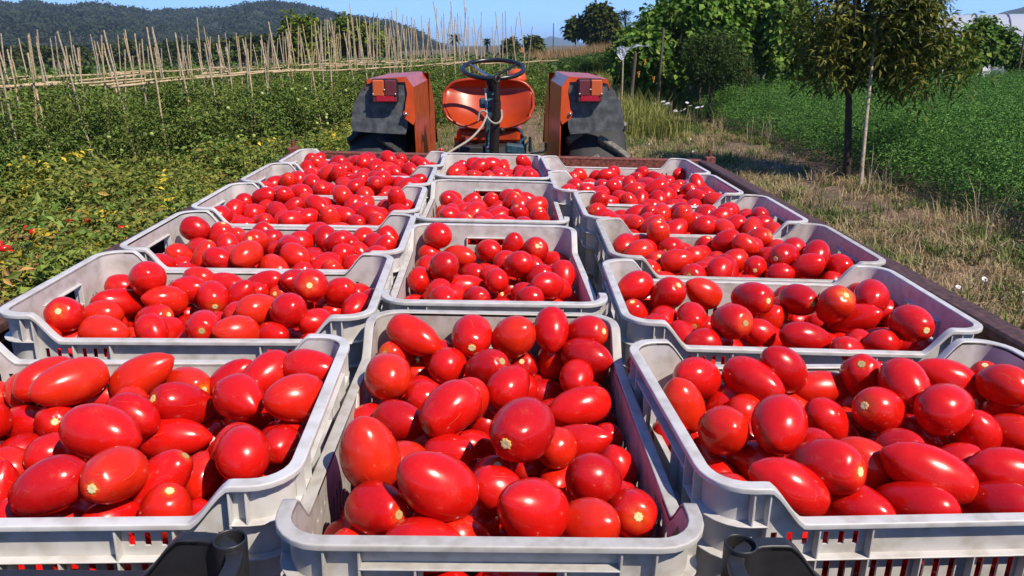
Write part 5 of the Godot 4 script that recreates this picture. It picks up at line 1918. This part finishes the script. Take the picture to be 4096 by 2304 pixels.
	for e in far:
		var hp := heap(e[0], e[1], e[2], e[3], -0.052)
		var seen: Array = []
		hp.sort_custom(func(p: Array, q: Array) -> bool: return p[1] > q[1])
		for i in hp.size():
			if i < 28: seen.append(hp[i])
			else: add_rest(hp[i])
		place_tomatoes(seen, e[4])
		under_layer(e[0], e[1], e[2], e[3], hp)
	for e in [[mid_x[3], mid_f[3], 0.165, 0.262], [l[3][0], l[3][1], 0.265, 0.165], [l[4][0], l[4][1], 0.265, 0.165], [l[5][0], l[5][1], 0.265, 0.165], [rt[3][0], rt[3][1], 0.265, 0.165], [rt[4][0], rt[4][1], 0.265, 0.165], [rt[5][0], rt[5][1], 0.265, 0.165]]:
		var hp := heap(e[0], e[1], e[2], e[3], -0.050 if e[1] < 2.9 or e[0] < 0.2 else -0.085)
		for i in hp: add_rest(i)
		under_layer(e[0], e[1], e[2], e[3], hp)
	scatter("tomatoes_beyond", tom_meshes[2], M.toms[0], rest_xf, rest_col, self, "remaining plum tomatoes in the farther crates and deeper layers")
	build_left_field()
	build_right_side()
	build_distance()
	tell_apart()



func torn_label(o: Node3D, xf: Transform3D) -> void:
	# what is left of a paper sticker inside a crate wall
	var b := MB.new()
	b.col = Color(0.75, 0.70, 0.66)
	b.prism(PackedVector2Array([Vector2(-0.010, 0.0), Vector2(0.006, 0.003), Vector2(0.011, 0.012), Vector2(0.007, 0.022), Vector2(0.012, 0.034), Vector2(0.004, 0.044), Vector2(-0.005, 0.040), Vector2(-0.012, 0.030), Vector2(-0.006, 0.018)]), 0.0008, xf)
	part("torn_label", b.mesh(), M.scar, o)


func tell_apart() -> void:
	# things whose labels agree are named by their order from the left
	var by := {}
	for o in get_children():
		if o is Node3D and o.has_meta("label") and o.has_meta("category"):
			var l: String = o.get_meta("label")
			if not by.has(l): by[l] = []
			by[l].append(o)
	for l in by:
		var list: Array = by[l]
		if list.size() < 2 or list.size() > 15 or l.split(" ").size() > 13:
			continue
		list.sort_custom(func(p: Node3D, q: Node3D) -> bool: return p.position.x / -p.position.z < q.position.x / -q.position.z)
		for i in list.size():
			list[i].set_meta("label", "%s, %s from left" % [l, NTH[i]])

const RIDGE_KEYS := [[-37.81, 1.490], [-30.39, 2.467], [-29.75, 2.352], [-28.85, 2.529], [-27.97, 2.372], [-27.11, 2.143], [-26.40, 2.294], [-24.83, 2.349], [-24.03, 2.201], [-22.58, 2.014], [-21.85, 1.978], [-20.55, 2.092], [-19.42, 2.181], [-18.04, 2.248], [-15.78, 2.573], [-14.93, 2.633], [-13.21, 2.530], [-11.47, 2.273], [-9.88, 2.083], [-7.40, 1.638], [-5.95, 0.996], [-4.60, 0.424], [-3.79, 0.030], [-2.70, -0.393], [-1.32, -0.980]]
const HILL_HOUSES := [[Vector3(-386.3, 31.0, -854.4), "tiny white house high on the hill below the mast"], [Vector3(-334.3, 30.0, -905.4), "tiny pale house near the hill saddle"], [Vector3(-216.0, 8.8, -634.7), "tiny white house halfway up the hill, right part"], [Vector3(-207.3, 15.1, -688.8), "tiny red roofed house among the hill woods"], [Vector3(-234.7, -3.7, -526.5), "white house at the hill foot behind the canes"], [Vector3(-236.3, -5.4, -505.1), "long low white building at the hill foot"]]
const MAST := Vector3(-429.5, 42.8, -921.7)


func pack_l1() -> Array:
	return [
		[-0.729, -0.085, 1.056, 0.547, 0.518, -0.658, 0.0338, 0.0254, 1],
		[-0.685, -0.071, 1.055, -0.455, 0.232, 0.86, 0.0337, 0.0254, 0],
		[-0.644, -0.045, 1.046, 0.472, 0.2, 0.858, 0.0451, 0.0265, 0],
		[-0.587, -0.033, 1.005, 0.569, 0.004, 0.822, 0.0535, 0.0314, 0],
		[-0.583, -0.074, 1.052, -0.988, 0.156, -0.011, 0.0572, 0.0337, 0],
		[-0.507, -0.041, 1.045, -0.827, -0.541, -0.151, 0.0493, 0.029, 0],
		[-0.448, -0.056, 1.052, 0.827, 0.071, -0.557, 0.0427, 0.0257, 1],
		[-0.431, -0.059, 0.992, -0.585, 0.507, -0.633, 0.0502, 0.0295, 1],
		[-0.476, -0.051, 0.94, -0.918, 0.278, 0.282, 0.0382, 0.0284, 0],
		[-0.468, -0.022, 0.842, -0.97, 0.193, 0.145, 0.0469, 0.0329, 0],
		[-0.601, -0.084, 0.984, 0.381, 0.456, -0.805, 0.0357, 0.0269, 1],
		[-0.653, -0.093, 1, -0.837, -0.241, 0.491, 0.0357, 0.0268, 0],
		[-0.699, -0.115, 1.015, 0.22, 0.765, -0.606, 0.0326, 0.0245, 1],
		[-0.603, -0.089, 0.87, -0.925, 0.064, 0.375, 0.0348, 0.0262, 0],
		[-0.629, -0.11, 0.948, 0.505, -0.284, 0.815, 0.0338, 0.0245, 0],
		[-0.547, -0.074, 0.884, 0.508, -0.133, 0.851, 0.0379, 0.0268, 0],
		[-0.484, -0.043, 0.755, -0.886, -0.414, -0.208, 0.043, 0.0296, 0],
		[-0.419, -0.038, 0.769, -0.134, 0.227, -0.965, 0.0437, 0.0301, 1],
		[-0.432, -0.091, 0.954, -0.997, -0.074, -0.013, 0.0482, 0.0284, 0],
		[-0.387, -0.067, 0.807, 0.652, 0.734, 0.192, 0.0456, 0.0279, 1],
		[-0.367, -0.098, 0.873, -0.012, 0.321, 0.947, 0.0333, 0.025, 0],
		[-0.484, -0.094, 0.774, 0.568, -0.46, 0.683, 0.0364, 0.0256, 0],
		[-0.427, -0.091, 0.764, 0.546, -0.34, 0.765, 0.0339, 0.0255, 0],
		[-0.366, -0.078, 0.765, 0.291, 0.927, -0.238, 0.0371, 0.0279, 1],
		[-0.588, -0.103, 0.822, -0.212, -0.955, -0.21, 0.0467, 0.0275, 0],
		[-0.386, -0.049, 1.059, -0.746, -0.664, -0.052, 0.0396, 0.026, 0],
		[-0.331, -0.035, 1.047, 0.55, 0.289, 0.783, 0.044, 0.0284, 0],
		[-0.27, -0.03, 1.054, -0.974, -0.003, 0.228, 0.0455, 0.0286, 0],
		[-0.267, -0.026, 0.953, 0.713, -0.16, 0.683, 0.0438, 0.0322, 0],
		[-0.346, -0.039, 0.972, -0.711, -0.018, 0.703, 0.0416, 0.0313, 0],
		[-0.349, -0.091, 1.008, -0.331, 0.537, -0.775, 0.0441, 0.026, 1],
		[-0.302, -0.046, 0.84, -0.288, 0.133, 0.948, 0.0415, 0.0312, 0],
		[-0.282, -0.082, 0.941, -0.854, -0.36, 0.376, 0.0352, 0.0264, 0],
		[-0.289, -0.107, 0.904, 0.54, -0.178, 0.823, 0.0326, 0.0245, 0],
		[-0.397, -0.113, 0.989, -0.004, 0.532, 0.847, 0.0346, 0.0245, 0],
	]

func pack_c1() -> Array:
	return [
		[-0.134, -0.025, 1.185, -0.845, 0.302, 0.44, 0.0495, 0.0291, 0],
		[-0.16, -0.059, 1.187, -0.496, 0.373, -0.784, 0.0396, 0.0245, 1],
		[-0.154, -0.028, 1.038, -0.126, -0.085, 0.988, 0.0449, 0.0337, 0],
		[-0.126, -0.095, 1.192, 0.439, -0.359, 0.824, 0.0326, 0.0245, 0],
		[-0.096, -0.062, 1.191, -0.638, -0.567, 0.522, 0.0354, 0.0266, 0],
		[-0.075, -0.058, 1.14, 0.331, -0.236, 0.914, 0.0383, 0.0288, 0],
		[-0.039, -0.023, 1.18, -0.01, -0.076, -0.997, 0.0439, 0.033, 1],
		[-0.013, -0.047, 1.104, 0.534, 0.612, -0.584, 0.0414, 0.0311, 1],
		[-0.113, -0.093, 1.119, -0.893, -0.182, 0.412, 0.0337, 0.0253, 0],
		[-0.162, -0.101, 1.073, 0.728, 0.077, 0.682, 0.0349, 0.0245, 0],
		[-0.13, -0.055, 0.947, -0.832, -0.169, 0.529, 0.0382, 0.0287, 0],
		[-0.061, -0.027, 0.922, -0.687, -0.338, -0.643, 0.0459, 0.0323, 1],
		[-0.041, -0.055, 1.012, -0.319, -0.79, 0.523, 0.0401, 0.0301, 0],
		[-0.061, -0.069, 0.884, -0.844, -0.371, 0.388, 0.0362, 0.0272, 0],
		[-0.029, -0.101, 0.959, 0.704, -0.553, 0.446, 0.033, 0.0248, 0],
		[-0.024, -0.108, 1.04, -0.79, -0.273, 0.549, 0.0326, 0.0245, 0],
		[0.026, -0.023, 1.183, -0.493, -0.61, 0.62, 0.044, 0.0331, 0],
		[0.088, -0.01, 1.187, 0.009, 0.656, 0.755, 0.0393, 0.0285, 0],
		[0.144, -0.018, 1.188, 0.696, 0.369, -0.616, 0.0394, 0.0285, 1],
		[0.093, -0.066, 1.192, -0.106, 0.967, -0.23, 0.038, 0.0276, 1],
		[0.14, -0.041, 1.146, -0.82, -0.024, 0.571, 0.0436, 0.0284, 0],
		[0.044, -0.077, 1.192, -0.133, 0.589, -0.797, 0.0326, 0.0245, 1],
		[0.018, -0.044, 1.038, 0.517, 0.287, 0.807, 0.0397, 0.0298, 0],
		[0.144, -0.085, 1.169, -0.795, -0.466, 0.388, 0.0392, 0.0257, 0],
		[0.151, -0.092, 1.102, -0.469, -0.041, 0.882, 0.0328, 0.0247, 0],
		[0.084, -0.114, 1.19, 0.943, -0.143, 0.3, 0.0458, 0.027, 0],
		[0.087, -0.11, 1.143, 0.909, -0.365, 0.2, 0.0444, 0.0261, 0],
		[0.119, -0.067, 1.021, 0.926, 0.077, 0.368, 0.0495, 0.0291, 0],
		[0.028, -0.008, 0.839, -0.425, 0.02, -0.905, 0.0492, 0.037, 1],
		[0.148, -0.105, 1.047, -0.896, 0.061, -0.44, 0.0326, 0.0245, 1],
		[0.111, -0.082, 0.944, -0.854, -0.369, 0.367, 0.0451, 0.0265, 0],
		[0.154, -0.1, 0.982, -0.077, -0.761, 0.644, 0.0326, 0.0245, 0],
		[-0.002, -0.112, 1.081, 0.587, -0.365, 0.723, 0.0326, 0.0245, 0],
		[-0.143, -0.018, 0.792, 0.241, -0.968, 0.066, 0.046, 0.0335, 0],
		[-0.122, -0.061, 0.842, -0.808, 0.127, -0.576, 0.0434, 0.0281, 1],
		[-0.063, -0.014, 0.722, 0.745, -0.623, 0.24, 0.0481, 0.0342, 0],
		[-0.127, -0.049, 0.727, 0.7, 0.291, -0.652, 0.0401, 0.0287, 1],
		[-0.161, -0.107, 0.758, -0.955, -0.162, 0.25, 0.0338, 0.0245, 0],
		[-0.143, -0.091, 0.721, 0.812, -0.279, 0.512, 0.0371, 0.0245, 0],
		[-0.074, -0.059, 0.68, -0.936, -0.123, 0.329, 0.045, 0.0277, 0],
		[-0.036, -0.077, 0.717, 0.741, -0.541, 0.399, 0.0361, 0.0271, 0],
		[-0.003, -0.077, 0.835, 0.113, 0.917, -0.382, 0.0344, 0.026, 1],
		[0.045, -0.103, 0.914, 0.888, -0.237, 0.393, 0.0333, 0.0248, 0],
		[0.152, -0.088, 0.88, 0.218, -0.975, -0.036, 0.0341, 0.0252, 0],
		[0.112, -0.05, 0.794, 0.501, -0.567, 0.654, 0.0409, 0.0308, 0],
		[0.077, -0.109, 0.883, 0.329, -0.046, 0.943, 0.0326, 0.0245, 0],
		[0.034, -0.029, 0.702, 0.596, -0.56, 0.575, 0.0445, 0.0335, 0],
		[0.094, -0.054, 0.711, -0.679, -0.458, 0.574, 0.038, 0.0286, 0],
		[0.151, -0.068, 0.756, -0.013, 0.453, -0.892, 0.0377, 0.0283, 1],
		[0.043, -0.084, 0.721, -0.844, -0.162, 0.512, 0.0371, 0.0262, 0],
		[0.141, -0.106, 0.737, 0.965, -0.162, 0.206, 0.0408, 0.0245, 0],
		[-0.029, -0.119, 0.867, -0.18, -0.971, -0.158, 0.0478, 0.0281, 0],
		[-0.018, -0.11, 0.794, 0.309, 0.454, 0.836, 0.0379, 0.0245, 0],
	]

func pack_r1() -> Array:
	return [
		[0.297, -0.042, 1.073, 0.739, -0.363, 0.568, 0.0421, 0.0317, 0],
		[0.26, -0.047, 0.987, 0.395, -0.919, -0.021, 0.0422, 0.0295, 0],
		[0.33, -0.107, 1.085, 0.973, -0.109, 0.205, 0.034, 0.0245, 0],
		[0.293, -0.041, 0.906, 0.063, -0.46, 0.885, 0.0423, 0.0318, 0],
		[0.294, -0.11, 0.948, -0.423, 0.352, 0.835, 0.0397, 0.0245, 0],
		[0.365, -0.075, 1.077, 0.945, 0.234, 0.23, 0.0509, 0.0299, 0],
		[0.377, -0.039, 1.058, -0.657, 0.148, 0.739, 0.0506, 0.0297, 0],
		[0.363, -0.075, 1.029, 0.84, -0.009, 0.543, 0.034, 0.0256, 0],
		[0.427, -0.028, 1.079, 0.684, -0.721, 0.107, 0.0414, 0.0311, 0],
		[0.355, -0.024, 0.887, 0.374, 0.152, 0.915, 0.0457, 0.0344, 0],
		[0.448, -0.095, 1.077, 0.985, -0.165, -0.048, 0.0568, 0.0334, 0],
		[0.49, -0.058, 1.083, 0.993, 0.102, 0.065, 0.0464, 0.0273, 0],
		[0.455, -0.063, 0.974, 0.584, -0.807, -0.084, 0.0375, 0.0278, 0],
		[0.335, -0.08, 0.898, -0.696, -0.141, 0.704, 0.041, 0.0264, 0],
		[0.329, -0.043, 0.771, 0.892, -0.436, -0.118, 0.0481, 0.0306, 0],
		[0.424, -0.11, 0.98, 0.988, -0.082, 0.129, 0.0332, 0.0245, 0],
		[0.379, -0.031, 0.797, 0.549, 0.312, -0.775, 0.0464, 0.0325, 1],
		[0.546, -0.032, 1.074, -0.411, 0.668, -0.62, 0.0423, 0.0318, 1],
		[0.576, -0.022, 1.008, -0.121, 0.434, 0.893, 0.0437, 0.0329, 0],
		[0.679, -0.04, 1.078, 0.919, -0.338, -0.205, 0.0493, 0.0296, 0],
		[0.74, -0.042, 1.083, -0.348, 0.89, -0.293, 0.0341, 0.0256, 1],
		[0.73, -0.027, 1.025, -0.434, -0.152, 0.888, 0.0404, 0.03, 0],
		[0.523, -0.041, 0.969, -0.787, 0.4, -0.469, 0.0424, 0.0319, 1],
		[0.6, -0.024, 0.944, 0.821, 0.01, 0.57, 0.045, 0.0338, 0],
		[0.758, -0.063, 1.036, -0.478, -0.632, 0.609, 0.0418, 0.0263, 0],
		[0.651, -0.064, 0.947, 0.349, -0.92, 0.179, 0.0374, 0.0281, 0],
		[0.709, -0.068, 0.963, -0.467, -0.406, 0.786, 0.0374, 0.0274, 0],
		[0.608, -0.089, 0.995, -0.391, 0.087, 0.916, 0.0347, 0.0256, 0],
		[0.664, -0.113, 1.003, 0.816, -0.489, -0.309, 0.0506, 0.0297, 0],
		[0.521, -0.096, 1.036, 0.584, -0.715, 0.385, 0.034, 0.0256, 0],
		[0.458, -0.059, 0.855, 0.804, -0.563, -0.193, 0.0428, 0.0283, 0],
		[0.53, -0.087, 1.08, -0.637, -0.46, 0.618, 0.0375, 0.0245, 0],
		[0.511, -0.045, 0.811, 0.91, -0.33, -0.252, 0.0561, 0.033, 0],
		[0.628, -0.11, 0.923, -0.353, 0.161, 0.922, 0.0379, 0.0245, 0],
		[0.611, -0.048, 0.822, 0.987, -0.068, -0.148, 0.0433, 0.0295, 0],
		[0.58, -0.075, 0.787, -0.576, -0.437, 0.691, 0.0509, 0.0299, 0],
		[0.48, -0.07, 0.781, -0.616, -0.276, 0.738, 0.0491, 0.0289, 0],
		[0.412, -0.072, 0.78, -0.599, -0.133, 0.79, 0.046, 0.0292, 0],
		[0.583, -0.123, 1.041, 0.997, 0.027, -0.071, 0.0538, 0.0316, 0],
		[0.558, -0.108, 0.983, 0.999, 0.014, -0.046, 0.0433, 0.0255, 0],
		[0.747, -0.093, 1.08, -0.165, -0.427, 0.889, 0.0326, 0.0245, 0],
	]

func pack_l2() -> Array:
	return [
		[-0.737, -0.034, 1.285, 0.149, 0.45, -0.88, 0.0405, 0.0304, 1],
		[-0.76, -0.076, 1.336, 0.603, -0.352, 0.716, 0.0452, 0.0266, 0],
		[-0.674, -0.026, 1.462, -0.376, -0.606, 0.701, 0.0452, 0.034, 0],
		[-0.765, -0.073, 1.551, -0.952, -0.307, 0.004, 0.0331, 0.0245, 0],
		[-0.724, -0.065, 1.445, 0.654, -0.286, 0.7, 0.0483, 0.0284, 0],
		[-0.766, -0.08, 1.468, -0.747, -0.207, 0.632, 0.0326, 0.0245, 0],
		[-0.631, -0.056, 1.435, 0.657, -0.311, 0.686, 0.0438, 0.0285, 0],
		[-0.616, -0.057, 1.495, -0.97, -0.241, 0.007, 0.0451, 0.0285, 0],
		[-0.608, -0.046, 1.55, -0.976, 0.109, 0.189, 0.034, 0.0245, 0],
		[-0.553, -0.058, 1.549, -0.949, 0.233, 0.211, 0.0388, 0.025, 0],
		[-0.476, -0.052, 1.55, -0.971, -0.22, 0.093, 0.041, 0.0245, 0],
		[-0.551, -0.057, 1.464, 0.377, -0.239, -0.895, 0.0397, 0.0299, 1],
		[-0.491, -0.069, 1.518, -0.827, -0.55, 0.114, 0.0354, 0.0267, 0],
		[-0.504, -0.058, 1.482, -0.631, -0.772, 0.075, 0.0365, 0.0266, 0],
		[-0.44, -0.075, 1.545, -0.239, 0.322, -0.916, 0.0326, 0.0245, 1],
		[-0.358, -0.03, 1.457, 0.123, 0.342, -0.931, 0.0443, 0.0333, 1],
		[-0.414, -0.045, 1.543, 0.296, -0.273, 0.915, 0.0351, 0.0264, 0],
		[-0.43, -0.045, 1.356, 0.707, -0.112, 0.698, 0.0427, 0.0298, 0],
		[-0.372, -0.04, 1.334, -0.404, -0.557, 0.726, 0.0423, 0.0318, 0],
		[-0.665, -0.056, 1.261, -0.996, 0.072, 0.047, 0.0413, 0.0286, 0],
		[-0.737, -0.108, 1.448, 0.59, -0.521, 0.616, 0.0392, 0.0245, 0],
		[-0.628, -0.071, 1.373, 0.874, 0.355, -0.332, 0.0405, 0.0269, 1],
		[-0.593, -0.076, 1.324, 0.619, 0, 0.785, 0.0405, 0.0266, 0],
		[-0.589, -0.11, 1.371, -1, -0.003, 0.026, 0.0447, 0.0263, 0],
		[-0.501, -0.048, 1.276, 0.227, 0.128, -0.965, 0.0411, 0.0309, 1],
		[-0.438, -0.046, 1.246, 0.675, -0.262, 0.69, 0.0403, 0.0296, 0],
		[-0.396, -0.076, 1.307, -0.729, -0.32, 0.606, 0.0366, 0.0275, 0],
		[-0.325, -0.062, 1.34, 0.547, -0.286, 0.787, 0.0376, 0.0282, 0],
		[-0.34, -0.097, 1.546, 0.772, -0.205, 0.601, 0.0349, 0.0245, 0],
		[-0.27, -0.065, 1.436, 0.365, 0.214, 0.906, 0.0368, 0.0277, 0],
		[-0.284, -0.073, 1.545, -0.219, 0.358, -0.908, 0.0326, 0.0245, 1],
		[-0.326, -0.101, 1.508, 0.59, -0.266, 0.762, 0.0326, 0.0245, 0],
		[-0.542, -0.11, 1.519, 0.721, -0.231, 0.654, 0.039, 0.0245, 0],
		[-0.667, -0.113, 1.373, -1, 0.001, 0.016, 0.039, 0.0245, 0],
		[-0.747, -0.086, 1.288, -0.994, 0.047, -0.102, 0.0519, 0.0306, 0],
		[-0.458, -0.106, 1.337, -0.998, -0.016, 0.061, 0.0578, 0.034, 0],
		[-0.392, -0.121, 1.381, -0.994, -0.034, 0.107, 0.0578, 0.034, 0],
	]

func pack_c2() -> Array:
	return [
		[-0.145, -0.022, 1.86, -0.577, -0.186, 0.795, 0.043, 0.0323, 0],
		[-0.114, -0.039, 1.631, -0.334, -0.68, 0.652, 0.0427, 0.0321, 0],
		[-0.091, -0.064, 1.821, -0.924, -0.094, 0.371, 0.0441, 0.0277, 0],
		[-0.161, -0.08, 1.788, 0.556, -0.227, 0.8, 0.0365, 0.0275, 0],
		[-0.067, -0.086, 1.654, 0.901, -0.207, 0.381, 0.0486, 0.0286, 0],
		[-0.022, -0.058, 1.864, -0.719, -0.171, 0.674, 0.0377, 0.0283, 0],
		[0.04, -0.046, 1.87, -0.144, -0.949, 0.281, 0.0377, 0.0282, 0],
		[0.093, -0.042, 1.825, 0.064, 0.457, -0.887, 0.0422, 0.0317, 1],
		[0.047, -0.046, 1.697, -0.603, -0.42, 0.678, 0.0395, 0.0297, 0],
		[-0.009, -0.077, 1.716, 0.418, -0.258, 0.871, 0.0374, 0.0281, 0],
		[0.104, -0.05, 1.555, 0.75, -0.198, 0.631, 0.0388, 0.0291, 0],
		[0.148, -0.059, 1.659, -0.029, 0.697, 0.716, 0.0387, 0.0283, 0],
		[0.144, -0.081, 1.869, -0.86, -0.129, 0.494, 0.0379, 0.0252, 0],
		[-0.165, -0.105, 1.741, 0.364, -0.272, 0.891, 0.0333, 0.0251, 0],
		[-0.142, -0.11, 1.693, -0.939, -0.098, 0.331, 0.0401, 0.0245, 0],
		[-0.017, -0.112, 1.683, 0.673, 0.275, -0.686, 0.0487, 0.0286, 1],
		[0.037, -0.108, 1.707, 0.888, -0.142, 0.438, 0.034, 0.0245, 0],
		[0.07, -0.109, 1.668, -0.891, -0.134, 0.435, 0.0401, 0.0245, 0],
	]

func pack_r2() -> Array:
	return [
		[0.278, -0.036, 1.511, 0.866, 0.247, 0.434, 0.0423, 0.0309, 0],
		[0.311, -0.08, 1.557, 0.943, -0.109, 0.313, 0.035, 0.0262, 0],
		[0.34, -0.042, 1.482, 0.394, 0.718, -0.574, 0.0418, 0.0314, 1],
		[0.417, -0.042, 1.504, 0.853, -0.505, 0.134, 0.041, 0.0301, 0],
		[0.487, -0.026, 1.419, 0.466, 0.172, -0.868, 0.0457, 0.0324, 1],
		[0.59, -0.037, 1.447, 0.315, 0.127, -0.94, 0.0446, 0.0307, 1],
		[0.64, -0.032, 1.399, 0.171, 0.751, -0.637, 0.0438, 0.0329, 1],
		[0.731, -0.026, 1.448, 0.392, 0.167, 0.905, 0.0443, 0.0333, 0],
		[0.756, -0.055, 1.555, -0.261, -0.287, 0.922, 0.0326, 0.0245, 0],
		[0.27, -0.073, 1.443, -0.26, 0.916, -0.305, 0.0377, 0.0283, 1],
		[0.338, -0.097, 1.499, -0.742, -0.356, 0.569, 0.0346, 0.0253, 0],
		[0.369, -0.059, 1.393, -0.107, -0.134, -0.985, 0.0381, 0.0286, 1],
		[0.408, -0.026, 1.282, 0.343, 0.264, -0.902, 0.043, 0.0323, 1],
		[0.539, -0.081, 1.453, -0.378, -0.845, 0.379, 0.0363, 0.0263, 0],
		[0.629, -0.11, 1.534, -0.883, 0.163, -0.439, 0.0331, 0.0245, 1],
		[0.688, -0.064, 1.413, -0.634, -0.505, 0.585, 0.0525, 0.0309, 0],
		[0.767, -0.064, 1.462, 0.988, 0.123, 0.09, 0.0354, 0.0259, 0],
		[0.722, -0.022, 1.273, 0.102, 0.087, -0.991, 0.0438, 0.033, 1],
		[0.66, -0.108, 1.501, 0.052, -0.341, 0.939, 0.0326, 0.0245, 0],
		[0.755, -0.109, 1.479, 0.972, 0.234, 0.039, 0.0496, 0.0292, 0],
		[0.343, -0.078, 1.346, -0.306, 0.505, 0.807, 0.0357, 0.0262, 0],
		[0.394, -0.11, 1.363, 0.988, -0.065, 0.143, 0.0422, 0.0248, 0],
		[0.453, -0.092, 1.354, -0.718, -0.172, 0.674, 0.0381, 0.0254, 0],
		[0.507, -0.088, 1.367, 0.894, 0.108, 0.435, 0.0341, 0.0257, 0],
		[0.542, -0.053, 1.275, 0.979, -0.204, -0.015, 0.0478, 0.0289, 0],
		[0.662, -0.108, 1.397, 0.914, -0.153, 0.375, 0.0326, 0.0245, 0],
		[0.7, -0.081, 1.338, 0.992, 0.128, 0.003, 0.0471, 0.0277, 0],
		[0.761, -0.096, 1.347, -0.634, -0.28, 0.72, 0.0492, 0.0289, 0],
		[0.506, -0.11, 1.404, 0.925, -0.143, 0.351, 0.0326, 0.0245, 0],
	]
